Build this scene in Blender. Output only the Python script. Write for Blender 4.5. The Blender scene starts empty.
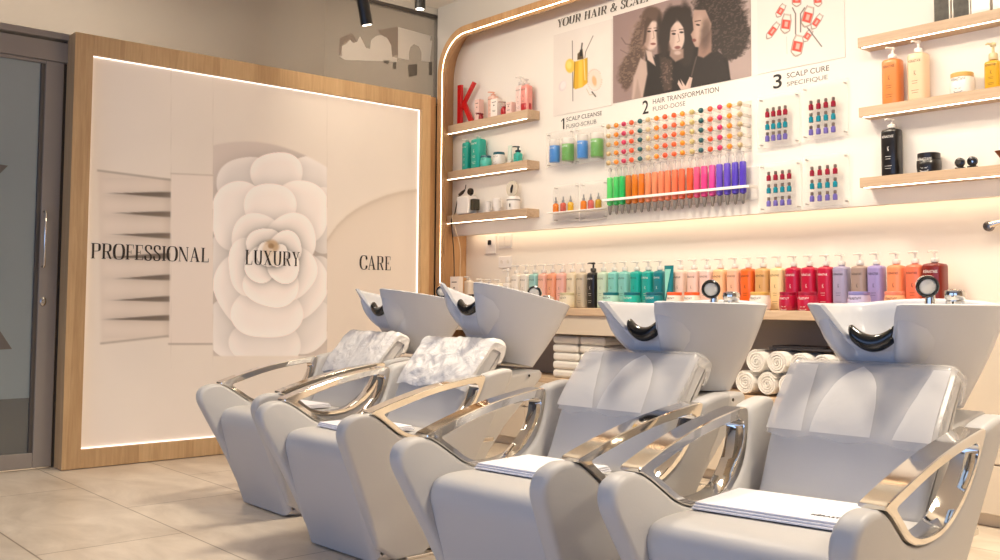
import bpy, bmesh, math, random
import numpy as np
from mathutils import Vector, Matrix
random.seed(7); RNG=np.random.default_rng(5)
C=bpy.context.scene.collection
# ------------------------------------------------------------------ camera solution (metres, floor z=0)
F,CYP,YAW,PIT,ROL=981.736,244.989,-0.71753,0.0580648,0.00723176
def _cam():
    y,p,r=YAW,PIT,ROL
    Rz=np.array([[math.cos(y),-math.sin(y),0],[math.sin(y),math.cos(y),0],[0,0,1]])
    Rx=np.array([[1,0,0],[0,math.cos(p),-math.sin(p)],[0,math.sin(p),math.cos(p)]])
    B=np.array([[1,0,0],[0,0,-1],[0,1,0]],float)
    Rr=np.array([[math.cos(r),-math.sin(r),0],[math.sin(r),math.cos(r),0],[0,0,1]])
    return Rz@Rx@B@Rr
CM=_cam(); CP=np.array([0,0,1.0])
def on(u,v,ax,val):
    """survey helper: the point of the photograph on a known wall, shelf or counter plane"""
    d=CM@np.array([(u-500)/F,-(v-CYP)/F,-1]); return CP+d*((val-CP[ax])/d[ax])
cd=bpy.data.cameras.new('camera'); cam=bpy.data.objects.new('camera',cd); C.objects.link(cam)
cd.sensor_width=36; cd.lens=F*36/1000; cd.shift_y=-(280-CYP)/1000; cd.clip_start=0.05
mw=Matrix.Identity(4)
for i in range(3):
    for j in range(3): mw[i][j]=CM[i][j]
    mw[i][3]=CP[i]
cam.matrix_world=mw; bpy.context.scene.camera=cam
# ------------------------------------------------------------------ materials
def s2l(c): return tuple(((x/255)/12.92 if x/255<=0.04045 else ((x/255+0.055)/1.055)**2.4) for x in c)
MATS={}
def mat(name,col=(200,200,200),rough=0.5,metal=0,alpha=1,spec=0.5,bump=0,bscale=40,trans=0,emit=None,es=0,coat=0,ior=1.45,sss=0,var=0,vscale=6):
    if name in MATS: return MATS[name]
    m=bpy.data.materials.new(name); m.use_nodes=True; nt=m.node_tree; b=nt.nodes['Principled BSDF']
    b.inputs['Base Color'].default_value=(*s2l(col),1); b.inputs['Roughness'].default_value=rough
    b.inputs['Metallic'].default_value=metal; b.inputs['Alpha'].default_value=alpha
    b.inputs['Specular IOR Level'].default_value=spec; b.inputs['Transmission Weight'].default_value=trans
    b.inputs['Coat Weight'].default_value=coat; b.inputs['IOR'].default_value=ior
    if emit: b.inputs['Emission Color'].default_value=(*s2l(emit),1); b.inputs['Emission Strength'].default_value=es
    tc=nt.nodes.new('ShaderNodeTexCoord')
    n=nt.nodes.new('ShaderNodeTexNoise'); n.inputs['Scale'].default_value=bscale; n.inputs['Detail'].default_value=4
    nt.links.new(tc.outputs['Object'],n.inputs['Vector'])
    if bump:
        bp=nt.nodes.new('ShaderNodeBump'); bp.inputs['Strength'].default_value=bump; bp.inputs['Distance'].default_value=0.004
        nt.links.new(n.outputs['Fac'],bp.inputs['Height']); nt.links.new(bp.outputs['Normal'],b.inputs['Normal'])
    if var:
        n2=nt.nodes.new('ShaderNodeTexNoise'); n2.inputs['Scale'].default_value=vscale; n2.inputs['Detail'].default_value=3
        nt.links.new(tc.outputs['Object'],n2.inputs['Vector'])
        mx=nt.nodes.new('ShaderNodeMix'); mx.data_type='RGBA'
        c=s2l(col); mx.inputs[6].default_value=(*[x*(1-var) for x in c],1); mx.inputs[7].default_value=(*[min(1,x*(1+var)) for x in c],1)
        nt.links.new(n2.outputs['Fac'],mx.inputs[0]); nt.links.new(mx.outputs[2],b.inputs['Base Color'])
    MATS[name]=m; return m
def emis(name,col,s):
    if name in MATS: return MATS[name]
    m=bpy.data.materials.new(name); m.use_nodes=True; nt=m.node_tree; nt.nodes.clear()
    e=nt.nodes.new('ShaderNodeEmission'); e.inputs[0].default_value=(*s2l(col),1); e.inputs[1].default_value=s
    o=nt.nodes.new('ShaderNodeOutputMaterial'); nt.links.new(e.outputs[0],o.inputs[0]); MATS[name]=m; return m
def wood(name,c1,c2,axis,scale=9,rough=0.5,stave=0.12):
    """oak laminate: fine grain stretched along one axis, staves slightly different in tone"""
    m=bpy.data.materials.new(name); m.use_nodes=True; nt=m.node_tree; b=nt.nodes['Principled BSDF']; b.inputs['Roughness'].default_value=rough
    tc=nt.nodes.new('ShaderNodeTexCoord'); mp=nt.nodes.new('ShaderNodeMapping'); sc=[scale*6]*3; sc[axis]=scale*.35; mp.inputs['Scale'].default_value=sc
    nt.links.new(tc.outputs['Object'],mp.inputs[0])
    n=nt.nodes.new('ShaderNodeTexNoise'); n.inputs['Scale'].default_value=1; n.inputs['Detail'].default_value=6; n.inputs['Roughness'].default_value=.65
    nt.links.new(mp.outputs[0],n.inputs['Vector'])
    mp2=nt.nodes.new('ShaderNodeMapping'); sc=[1/stave]*3; sc[axis]=.6; mp2.inputs['Scale'].default_value=sc
    nt.links.new(tc.outputs['Object'],mp2.inputs[0])
    v=nt.nodes.new('ShaderNodeTexVoronoi'); v.inputs['Scale'].default_value=1; nt.links.new(mp2.outputs[0],v.inputs['Vector'])
    sp=nt.nodes.new('ShaderNodeSeparateColor'); nt.links.new(v.outputs['Color'],sp.inputs[0])
    ad=nt.nodes.new('ShaderNodeMath'); ad.operation='MULTIPLY_ADD'; ad.inputs[1].default_value=.35; nt.links.new(sp.outputs[0],ad.inputs[0]); nt.links.new(n.outputs['Fac'],ad.inputs[2])
    r=nt.nodes.new('ShaderNodeValToRGB'); r.color_ramp.elements[0].position=.35; r.color_ramp.elements[1].position=.95
    r.color_ramp.elements[0].color=(*s2l(c1),1); r.color_ramp.elements[1].color=(*s2l(c2),1)
    nt.links.new(ad.outputs[0],r.inputs[0]); nt.links.new(r.outputs[0],b.inputs['Base Color'])
    bp=nt.nodes.new('ShaderNodeBump'); bp.inputs['Strength'].default_value=.08; nt.links.new(n.outputs['Fac'],bp.inputs['Height']); nt.links.new(bp.outputs[0],b.inputs['Normal'])
    MATS[name]=m; return m
def tile_mat():
    m=bpy.data.materials.new('floor_tile'); m.use_nodes=True; nt=m.node_tree; b=nt.nodes['Principled BSDF']; b.inputs['Roughness'].default_value=.33
    tc=nt.nodes.new('ShaderNodeTexCoord'); mp=nt.nodes.new('ShaderNodeMapping')
    mp.inputs['Rotation'].default_value=(0,0,math.pi/2); mp.inputs['Location'].default_value=(TILE_OFF[0],TILE_OFF[1],0)
    nt.links.new(tc.outputs['Object'],mp.inputs[0])
    br=nt.nodes.new('ShaderNodeTexBrick'); br.inputs['Scale'].default_value=1; br.inputs['Brick Width'].default_value=1.32; br.inputs['Row Height'].default_value=.6
    br.inputs['Mortar Size'].default_value=.0035; br.inputs['Mortar Smooth'].default_value=.1; br.offset=.5
    nt.links.new(mp.outputs[0],br.inputs['Vector'])
    br.inputs['Color1'].default_value=(1,1,1,1); br.inputs['Color2'].default_value=(.9,.9,.9,1); br.inputs['Mortar'].default_value=(.42,.38,.34,1)
    n=nt.nodes.new('ShaderNodeTexNoise'); n.inputs['Scale'].default_value=2.6; n.inputs['Detail'].default_value=7; n.inputs['Roughness'].default_value=.62; n.inputs['Distortion'].default_value=.6
    mp3=nt.nodes.new('ShaderNodeMapping'); mp3.inputs['Scale'].default_value=(1.6,.8,1); nt.links.new(tc.outputs['Object'],mp3.inputs[0]); nt.links.new(mp3.outputs[0],n.inputs['Vector'])
    r=nt.nodes.new('ShaderNodeValToRGB'); r.color_ramp.elements[0].position=.3; r.color_ramp.elements[1].position=.7
    r.color_ramp.elements[0].color=(*s2l((190,174,156)),1); r.color_ramp.elements[1].color=(*s2l((226,213,196)),1)
    nt.links.new(n.outputs['Fac'],r.inputs[0])
    mx=nt.nodes.new('ShaderNodeMix'); mx.data_type='RGBA'; mx.blend_type='MULTIPLY'; mx.inputs[0].default_value=1
    nt.links.new(r.outputs[0],mx.inputs[6]); nt.links.new(br.outputs['Color'],mx.inputs[7]); nt.links.new(mx.outputs[2],b.inputs['Base Color'])
    MATS['floor_tile']=m; return m
TILE_OFF=(0.82,0.0)
WHITE_WALL=mat('wall_paint',(232,224,214),.6,bump=.03)
LEATHER=mat('grey_leather',(194,191,188),.42,bump=.06,bscale=160,spec=.4)
LEATHER2=mat('grey_leather_seat',(194,191,189),.45,bump=.05,bscale=140,spec=.35)
CHROME=mat('chrome',(225,220,212),.07,1)
CERAMIC=mat('ceramic',(198,199,204),.24,coat=.15,spec=.45)
BLACK=mat('black_rubber',(18,17,16),.22,coat=.4)
DARK=mat('dark_recess',(22,20,20),.7)
OAKV=wood('oak_upright',(176,132,86),(212,172,124),2)
OAKX=wood('oak_along_x',(180,136,88),(214,174,124),0,stave=.2)
OAKY=wood('oak_along_y',(176,146,118),(206,178,148),1,stave=.2)
OAKF=wood('oak_frame_front',(176,140,98),(208,174,130),2)
TOWEL=mat('terry_towel',(240,236,230),.9,bump=.6,bscale=420)
TOWEL2=mat('folded_towel',(236,234,240),.9,bump=.5,bscale=420)
PLASTIC_W=mat('white_plastic',(238,232,226),.35)
CLEAR=mat('clear_plastic',(236,230,222),.2,alpha=.42)
# ------------------------------------------------------------------ mesh helpers
class MB:
    def __init__(s): s.v=[];s.f=[];s.m=[]
    def add(s,vs,fs,mi=0):
        o=len(s.v); s.v+= [tuple(p) for p in vs]; s.f+=[tuple(i+o for i in f) for f in fs]; s.m+=[mi]*len(fs); return s
    def box(s,x0,x1,y0,y1,z0,z1,mi=0):
        vs=[(x,y,z) for x in(x0,x1) for y in(y0,y1) for z in(z0,z1)]
        return s.add(vs,[(0,1,3,2),(4,6,7,5),(0,4,5,1),(2,3,7,6),(0,2,6,4),(1,5,7,3)],mi)
    def tube(s,path,r,n=10,mi=0,closed=False):
        P=[Vector(p) for p in path]; R=r if isinstance(r,(list,tuple)) else [r]*len(P); vs=[];fs=[];up=None
        for i,p in enumerate(P):
            if closed: t=(P[(i+1)%len(P)]-P[i-1]).normalized()
            else: t=(P[min(i+1,len(P)-1)]-P[max(i-1,0)]).normalized()
            if up is None: up=Vector((0,0,1)) if abs(t.z)<.9 else Vector((1,0,0))
            a=t.cross(up)
            if a.length<1e-5: a=t.cross(Vector((0,1,0)))
            a.normalize(); b=a.cross(t); up=b
            for k in range(n):
                w=2*math.pi*k/n; vs.append(p+a*math.cos(w)*R[i]+b*math.sin(w)*R[i])
        L=len(P)
        for i in range(L if closed else L-1):
            for k in range(n): fs.append((i*n+k,i*n+(k+1)%n,((i+1)%L)*n+(k+1)%n,((i+1)%L)*n+k))
        if not closed: fs+= [tuple(range(n))[::-1],tuple((L-1)*n+k for k in range(n))]
        return s.add(vs,fs,mi)
    def lathe(s,prof,n=20,c=(0,0,0),axis='z',mi=0,sx=1,sy=1,pw=2.0):
        """profile of (radius, height); pw>2 squares the cross-section"""
        vs=[];fs=[]
        for r,h in prof:
            for k in range(n):
                w=2*math.pi*k/n; cw,sw=math.cos(w),math.sin(w)
                q=(abs(cw)**pw+abs(sw)**pw)**(-1/pw)
                x,y=r*cw*q*sx,r*sw*q*sy
                p=(x,y,h) if axis=='z' else ((h,x,y) if axis=='x' else (x,h,y))
                vs.append((p[0]+c[0],p[1]+c[1],p[2]+c[2]))
        L=len(prof)
        for i in range(L-1):
            for k in range(n): fs.append((i*n+k,i*n+(k+1)%n,(i+1)*n+(k+1)%n,(i+1)*n+k))
        fs+=[tuple(range(n))[::-1],tuple((L-1)*n+k for k in range(n))]
        return s.add(vs,fs,mi)
    def xf(s,M): s.v=[tuple(M@Vector(p)) for p in s.v]; return s
    def build(s,name,mats,parent=None,bevel=0,seg=2,smooth=True,ang=40,sub=0,loc=None):
        me=bpy.data.meshes.new(name); me.from_pydata(s.v,[],s.f)
        if not isinstance(mats,(list,tuple)): mats=[mats]
        for m in mats: me.materials.append(m)
        me.polygons.foreach_set('material_index',s.m)
        bm=bmesh.new(); bm.from_mesh(me); bmesh.ops.recalc_face_normals(bm,faces=bm.faces[:]); bm.to_mesh(me); bm.free()
        o=bpy.data.objects.new(name,me); C.objects.link(o)
        if smooth:
            me.shade_smooth()
            if not bevel: me.set_sharp_from_angle(angle=math.radians(ang))
        if bevel:
            b=o.modifiers.new('bevel','BEVEL'); b.width=bevel; b.segments=seg; b.limit_method='ANGLE'; b.angle_limit=math.radians(35); b.harden_normals=True
        if sub:
            u=o.modifiers.new('sub','SUBSURF'); u.levels=u.render_levels=sub
        if parent: o.parent=parent
        if loc is not None: o.location=loc
        return o
def tag(o,label=None,cat=None,group=None,kind=None):
    if label: o['label']=label
    if cat: o['category']=cat
    if group: o['group']=group
    if kind: o['kind']=kind
    return o
def empty(name,loc=(0,0,0),rz=0,label=None,cat=None,group=None):
    o=bpy.data.objects.new(name,None); C.objects.link(o); o.location=loc; o.rotation_euler=(0,0,rz); o.empty_display_size=.05
    return tag(o,label,cat,group)
def copy_tree(o,parent=None):
    c=o.copy(); C.objects.link(c); c.parent=parent
    for ch in [x for x in bpy.data.objects if x.parent==o]: copy_tree(ch,c)
    return c
def struct(o): o['kind']='structure'; return o
def resample(P,n,closed=True):
    P=np.array(P,float); Q=np.vstack([P,P[:1]]) if closed else P
    d=np.r_[0,np.cumsum(np.linalg.norm(np.diff(Q,axis=0),axis=1))]
    t=np.linspace(0,d[-1],n,endpoint=not closed)
    return np.stack([np.interp(t,d,Q[:,k]) for k in range(P.shape[1])],1)
def chaikin(P,it=2,closed=True):
    P=np.array(P,float)
    for _ in range(it):
        Q=[]
        n=len(P)
        for i in range(n if closed else n-1):
            a,b=P[i],P[(i+1)%n]; Q+=[a*.75+b*.25,a*.25+b*.75]
        if not closed: Q=[P[0]]+Q+[P[-1]]
        P=np.array(Q)
    return P
def inset(P,d):
    n=len(P); T=np.roll(P,-1,0)-np.roll(P,1,0); L=np.linalg.norm(T,axis=1,keepdims=True); T/=np.maximum(L,1e-9)
    A=.5*np.sum(P[:,0]*np.roll(P[:,1],-1)-np.roll(P[:,0],-1)*P[:,1]); N=np.stack([-T[:,1],T[:,0]],1)*(1 if A>0 else -1)
    return P+N*d
def puff(mb,prof,w0,w1,r,k=4,mi=0,n=90,halfw=None,side=0):
    """slab: profile in x,z; thickness between offsets w0..w1 in y; edges rounded by r. halfw(z): extra y offset (signed by side)"""
    P=resample(prof,n); rings=[]
    sg=1 if w1>w0 else -1
    for i in range(k+1):
        a=i/k*math.pi/2; rings.append((inset(P,r*(1-math.sin(a))),w0+sg*r*(1-math.cos(a))))
    for i in range(k,-1,-1):
        a=i/k*math.pi/2; rings.append((inset(P,r*(1-math.sin(a))),w1-sg*r*(1-math.cos(a))))
    vs=[];fs=[]
    for Q,y in rings:
        for x,z in Q: vs.append((x,y+(halfw(z,y) if halfw else 0),z))
    L=len(rings)
    for i in range(L-1):
        for j in range(n): fs.append((i*n+j,i*n+(j+1)%n,(i+1)*n+(j+1)%n,(i+1)*n+j))
    fs+=[tuple(range(n))[::-1],tuple((L-1)*n+j for j in range(n))]
    return mb.add(vs,fs,mi)
def rbox(name,x0,x1,y0,y1,z0,z1,m,parent=None,bevel=.003,seg=2):
    return MB().box(x0,x1,y0,y1,z0,z1).build(name,m,parent,bevel=bevel,seg=seg)
# ------------------------------------------------------------------ main planes
XF=4.592      # front of the oak surround of the shelf wall
XP=4.800      # product panel
XW=4.960      # wall below the panel, over the counter
YF=6.02       # front of the mural frame
YB=6.17       # glazed wall behind it
ZC=3.33       # ceiling
CT=.965       # counter top
# ------------------------------------------------------------------ room shell
tile_mat()
struct(MB().box(-3.2,5.4,-3.2,9.6,-.08,0).build('floor',MATS['floor_tile'],smooth=False))
CEIL=mat('ceiling_paint',(226,220,210),.7)
struct(MB().box(-3.2,5.4,-3.2,YB+.1,ZC,ZC+.08).build('ceiling',CEIL,smooth=False))
XO=4.66       # plaster face above the oak surround
o=MB(); o.box(XW,XW+.12,-3.2,YF+.14,0,ZC); struct(o.build('wall_right',mat('niche_wall',(238,229,216),.55,bump=.02),smooth=False))
struct(MB().box(-3.2,5.1,-3.3,-3.2,0,ZC).build('wall_front',mat('warm_wall',(176,160,142),.7),smooth=False))
# street side: piers and spandrel around two big windows
WL=mat('pier_paint',(110,104,98),.7)
o=MB()
for a,b in ((-3.2,-2.6),(0.9,1.5),(5.0,6.3)): o.box(-3.3,-3.2,a,b,0,ZC)
o.box(-3.3,-3.2,-2.6,.9,2.7,ZC); o.box(-3.3,-3.2,1.5,5.0,2.7,ZC); o.box(-3.3,-3.2,-2.6,.9,0,.25); o.box(-3.3,-3.2,1.5,5.0,0,.25)
struct(o.build('wall_left',WL,smooth=False))
# glazed back wall: pier left, transom beam, column at the right
METAL=mat('grey_aluminium',(150,141,133),.5,.1)
METAL2=mat('grey_aluminium_dark',(84,78,74),.5,.2)
o=MB(); o.box(-3.2,-.3,YB,YB+.14,0,ZC); struct(o.build('wall_back',WL,smooth=False))
o=MB(); o.box(4.80,XW+.12,YB-.05,YB+.14,0,ZC); struct(o.build('wall_corner',mat('white_plaster',(236,230,222),.7),smooth=False))
fm=empty('trim_1',(1.8,YB,2.55)); struct(fm)
o=MB(); o.box(-.3,1.90,YB-.02,YB+.10,2.425,2.545); o.build('transom',METAL,bevel=.004)
o=bpy.data.objects['transom']; o.name='trim_2'; struct(o); 
bpy.data.objects.remove(fm)
struct(MB().box(-.3,4.80,YB-.035,YB+.10,2.56,2.60).build('trim_1',METAL,bevel=.004))
struct(MB().box(1.875,4.80,YB+.02,YB+.14,0,2.56).build('wall_mural',WL,smooth=False))
# upper window: frame + smoked glass + stickers
def glass(name,col,al,rough=.08):
    m=bpy.data.materials.new(name); m.use_nodes=True; nt=m.node_tree; b=nt.nodes['Principled BSDF']
    b.inputs['Base Color'].default_value=(*s2l(col),1); b.inputs['Roughness'].default_value=rough; b.inputs['Alpha'].default_value=al; b.inputs['Specular IOR Level'].default_value=.6
    MATS[name]=m; return m
w=MB(); w.box(-.3,4.74,YB-.03,YB+.05,ZC-.05,ZC).box(4.74,4.80,YB-.04,YB+.06,2.6,ZC)
w=struct(w.build('window_1',mat('window_frame_paint',(196,190,180),.5),bevel=.003))
s=MB().box(-.3,4.715,YB-.02,YB+.05,ZC-.07,ZC-.05).box(4.715,4.74,YB-.03,YB+.06,2.6,ZC-.05).build('window_gasket',METAL2,w)
g=MB().box(-.3,4.715,YB+.01,YB+.02,2.60,ZC-.07).build('glass_pane',glass('smoked_glass',(166,158,148),.45,.22),w,smooth=False)
def flat(name,polys,plane,val,th,m,parent=None,dep=0):
    """flat cut-out shapes on a plane; polys in (horizontal world coordinate, z)"""
    mb=MB()
    for P in polys:
        n=len(P)
        if plane=='y':
            vs=[(a,val,b) for a,b in P]+[(a,val-th,b) for a,b in P]
        else:
            vs=[(val,a,b) for a,b in P]+[(val-th,a,b) for a,b in P]
        fs=[tuple(range(n)),tuple(range(2*n-1,n-1,-1))]+[(i,(i+1)%n,n+(i+1)%n,n+i) for i in range(n)]
        mb.add(vs,fs)
    return mb.build(name,m,parent,smooth=False)
def P2(pts,ax,val):
    r=[]
    for u,v in pts:
        p=on(u,v,ax,val); r.append((p[0] if ax==1 else p[1],p[2]))
    return r
FROST=mat('frosted_film',(228,221,212),.6,alpha=.6)
arc=[(398,27),(431,36),(430,40.5),(432,41),(430,62),(421.5,61),(421.5,52),(419,46.5),(414,44),(410.5,47),(409,52),(409,60),(398,58)]
dark_arc=[(409,52),(410.5,47),(414,44),(419,46.5),(421.5,52),(421.5,61),(409,60)]
dome=[(339,56),(341,53),(342,46),(346,44),(350,40),(353,43),(357,42),(360,36),(363,42),(366,48),(370,49),(371,40),(376,36),(381,35),(387,38),(391,45),(392,57),(397,58),(397,62),(374,61),(345,60)]
yy=YB+.009
flat('window_sticker',[P2(arc,1,yy)],'y',yy,.0015,FROST,w); flat('window_sticker',[P2(dome,1,yy)],'y',yy,.0015,FROST,w)
SHD=mat('grey_film',(104,96,88),.6,alpha=.6)
flat('window_sticker',[P2(q,1,yy) for q in ([(408,65),(417,64),(417,75),(409,77)],[(429,62),(432,62),(432,75),(429,75)],[(383,60),(390,60),(388,64),(384,63)],[(393,63),(396,62),(396,69),(393,69)])],'y',yy,.0015,SHD,w)
SHD2=mat('brown_film',(150,132,120),.6,alpha=.35)
flat('window_sticker',[P2(q,1,yy) for q in ([(340,38),(352,33),(357,41),(353,42),(350,39),(345,43),(342,45),(342,56),(339,56)],[(378,30),(398,27),(398,55),(392,56),(391,45),(387,38),(381,35)])],'y',yy,.0015,SHD2,w)
# sliding door
door=MB(); door.box(1.762,1.868,YB-.01,YB+.04,.012,2.425)          # right stile
door.box(.55,1.762,YB-.01,YB+.04,.012,.10).box(.55,1.762,YB-.01,YB+.04,2.405,2.425).box(.5,.58,YB-.01,YB+.04,.012,2.425)
door=struct(door.build('door_1',METAL,bevel=.005))
MB().box(1.738,1.762,YB-.006,YB+.03,.10,2.405).build('gasket',METAL2,door,bevel=.003)
GD=glass('door_glass',(146,156,158),.86,.3)
MB().box(.58,1.738,YB+.008,YB+.018,.10,2.405).build('glass_pane',GD,door,smooth=False)
MB().box(.58,1.738,YB+.0065,YB+.0075,.10,.42).build('painted_reflection',mat('painted_reflection',(128,126,120),.4,alpha=.45),door,smooth=False)  # darker sheet painted in for the reflection low in the glass
KF=mat('dark_film',(112,104,98),.5,alpha=.9)
ky=YB+.0065
flat('door_sticker',[P2([(-40,150),(-6,165),(0,164.4),(8,165.7),(0,173.5),(-30,205)],1,ky),P2([(-30,300),(0,331),(12,349),(0,349.6),(-24,350),(-60,300)],1,ky)],'y',ky,.001,KF,door)
h=MB(); hz0,hz1=1.19,1.515; hx=1.778
h.tube([(hx,YB-.01,hz1),(hx,YB-.045,hz1),(hx,YB-.055,hz1-.012),(hx,YB-.055,hz0+.012),(hx,YB-.045,hz0),(hx,YB-.01,hz0)],.0075,10)
h.build('door_handle',CHROME,door)
l=MB(); l.lathe([(.018,0),(.018,-.006),(.014,-.010),(.006,-.011)],16,(1.790,YB-.01,.985),'y',sx=1,sy=1.5); l.build('lock',mat('steel',(190,184,176),.25,1),door)
struct(MB().box(-.3,.5,YB,YB+.06,0,2.425).build('wall_back_panel',METAL,bevel=.004))
# corridor beyond the glass
CR=mat('corridor_wall',(176,170,160),.8); CR2=mat('corridor_ceiling',(186,166,144),.8,var=.06,vscale=2)
struct(MB().box(-.5,5.4,8.9,9.0,0,4.2).build('wall_corridor_far',CR,smooth=False))
struct(MB().box(-.6,-.5,YB+.14,9.0,0,4.2).build('wall_corridor_left',CR,smooth=False))
struct(MB().box(5.3,5.4,YB+.14,9.0,0,4.2).build('wall_corridor_right',CR,smooth=False))
struct(MB().box(-.6,5.4,YB+.14,9.0,4.2,4.28).build('ceiling_corridor',CR2,smooth=False))
struct(MB().box(-.6,5.4,YB+.14,YB+.2,ZC,4.28).build('wall_corridor_near',CR,smooth=False))
# ------------------------------------------------------------------ mural: light box in an oak frame
mx0,mx1,mz1=1.882,4.535,2.592; ix0,ix1,iz0,iz1=1.990,4.453,.113,2.472
def board(name,x0,x1,z0,z1,m): 
    o=MB().box(x0,x1,YF,YB-.01,z0,z1).build(name,m,mural,bevel=.002); return o
mural=empty('mural_light_box',((mx0+mx1)/2,YB,0),0,'large backlit wall panel printed with paper folds and a white camellia, in an oak frame','wall panel')
bpy.context.view_layer.update()
def reparent(o,p): 
    o.parent=p; o.matrix_parent_inverse=p.matrix_world.inverted(); return o
for nm,a in (('frame_side',(mx0,ix0,0.004,mz1,OAKF)),('frame_side',(ix1,mx1,0.004,mz1,OAKF)),('frame_top',(ix0,ix1,iz1,mz1,OAKF)),('frame_bottom',(ix0,ix1,0.004,iz0,OAKF))):
    reparent(board(nm,*a),mural)
def vcol_mat(name,rough=.6,glow=0):
    m=bpy.data.materials.new(name); m.use_nodes=True; nt=m.node_tree; b=nt.nodes['Principled BSDF']; b.inputs['Roughness'].default_value=rough
    a=nt.nodes.new('ShaderNodeVertexColor'); a.layer_name='print'; nt.links.new(a.outputs[0],b.inputs['Base Color'])
    if glow: nt.links.new(a.outputs[0],b.inputs['Emission Color']); b.inputs['Emission Strength'].default_value=glow
    MATS[name]=m; return m
def print_panel(name,plane,val,h0,h1,z0,z1,img,m,th=.004):
    """flat printed board; img rows top->bottom, columns left->right as seen; h0 = left edge, h1 = right edge"""
    H,W,_=img.shape; hs=np.linspace(h0,h1,W); zs=np.linspace(z1,z0,H)
    hh,zz=np.meshgrid(hs,zs); N=H*W; co=np.empty((N+4,3))
    if plane=='y': co[:N,0]=hh.ravel(); co[:N,1]=val
    else: co[:N,1]=hh.ravel(); co[:N,0]=val
    co[:N,2]=zz.ravel()
    idx=np.arange(N).reshape(H,W); q=np.stack([idx[:-1,:-1],idx[1:,:-1],idx[1:,1:],idx[:-1,1:]],-1).reshape(-1,4)
    for k,(a,b) in enumerate(((h0,z1),(h0,z0),(h1,z0),(h1,z1))): co[N+k]=(a,val+th,b) if plane=='y' else (val+th,a,b)
    me=bpy.data.meshes.new(name); fs=q.tolist(); cs=[idx[0,0],idx[-1,0],idx[-1,-1],idx[0,-1]]
    edges=[idx[:,0],idx[-1,:],idx[::-1,-1],idx[0,::-1]]
    for k in range(4): fs.append([int(i) for i in edges[k][::-1]]+[N+k,N+(k+1)%4])
    fs.append([N+3,N+2,N+1,N])
    me.from_pydata(co.tolist(),[],fs); me.materials.append(m)
    ca=me.color_attributes.new('print','FLOAT_COLOR','POINT'); c=np.ones((N+4,4),np.float32)
    x=np.clip(img,0,255)/255; x=np.where(x<=.04045,x/12.92,((x+.055)/1.055)**2.4); c[:N,:3]=x.reshape(-1,3); c[N:,:3]=.7
    ca.data.foreach_set('color',c.ravel())
    o=bpy.data.objects.new(name,me); C.objects.link(o); return o
def sm(a,b,x): t=np.clip((x-a)/(b-a),0,1); return t*t*(3-2*t)
def vnoise(H,W,cell,seed,oct=4):
    r=np.random.default_rng(seed); out=np.zeros((H,W)); amp=1;tot=0
    for o in range(oct):
        c=max(2,cell/2**o); gh,gw=int(H/c)+3,int(W/c)+3; g=r.random((gh,gw)); y=np.arange(H)/c; x=np.arange(W)/c
        yi=y.astype(int);xi=x.astype(int);fy=(y-yi)[:,None];fx=(x-xi)[None]; fy=fy*fy*(3-2*fy);fx=fx*fx*(3-2*fx)
        v=g[yi][:,xi]*(1-fy)*(1-fx)+g[yi+1][:,xi]*fy*(1-fx)+g[yi][:,xi+1]*(1-fy)*fx+g[yi+1][:,xi+1]*fy*fx
        out+=v*amp;tot+=amp;amp*=.5
    return out/tot
class Paint:
    """small canvas in its own millimetre-like units (u right, v down)"""
    def __init__(s,W,H,u0,u1,v0,v1,bg):
        s.W,s.H=W,H; s.u,s.v=np.meshgrid(np.linspace(u0,u1,W),np.linspace(v0,v1,H)); s.c=np.ones((H,W,3))*np.array(bg,float)
    def blend(s,mask,col): s.c=s.c*(1-mask[...,None])+np.array(col,float)*mask[...,None]
    def ell(s,cx,cy,a,b,rot=0,wob=None):
        r=math.radians(rot); x=(s.u-cx)*math.cos(r)+(s.v-cy)*math.sin(r); y=-(s.u-cx)*math.sin(r)+(s.v-cy)*math.cos(r)
        return np.sqrt((x/a)**2+(y/b)**2)+(wob if wob is not None else 0)
    def oval(s,cx,cy,a,b,col,rot=0,soft=.12,op=1,wob=None): s.blend(op*(1-sm(1-soft,1+soft,s.ell(cx,cy,a,b,rot,wob))),col)
    def poly(s,P,col,op=1,soft=.6):
        ins=np.zeros(s.u.shape,bool); n=len(P); dm=np.full(s.u.shape,1e9)
        for i in range(n):
            (x1,y1),(x2,y2)=P[i],P[(i+1)%n]
            if y1!=y2:
                c=((y1>s.v)!=(y2>s.v))&(s.u<(x2-x1)*(s.v-y1)/(y2-y1)+x1); ins^=c
            dx,dy=x2-x1,y2-y1; t=np.clip(((s.u-x1)*dx+(s.v-y1)*dy)/(dx*dx+dy*dy+1e-9),0,1); dm=np.minimum(dm,np.hypot(s.u-x1-t*dx,s.v-y1-t*dy))
        sd=np.where(ins,dm,-dm); s.blend(op*sm(-soft,soft,sd),col)
    def line(s,P,w,col,op=1,soft=.5):
        dm=np.full(s.u.shape,1e9)
        for (x1,y1),(x2,y2) in zip(P[:-1],P[1:]):
            dx,dy=x2-x1,y2-y1; t=np.clip(((s.u-x1)*dx+(s.v-y1)*dy)/(dx*dx+dy*dy+1e-9),0,1); dm=np.minimum(dm,np.hypot(s.u-x1-t*dx,s.v-y1-t*dy))
        s.blend(op*(1-sm(w-soft,w+soft,dm)),col)
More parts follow.
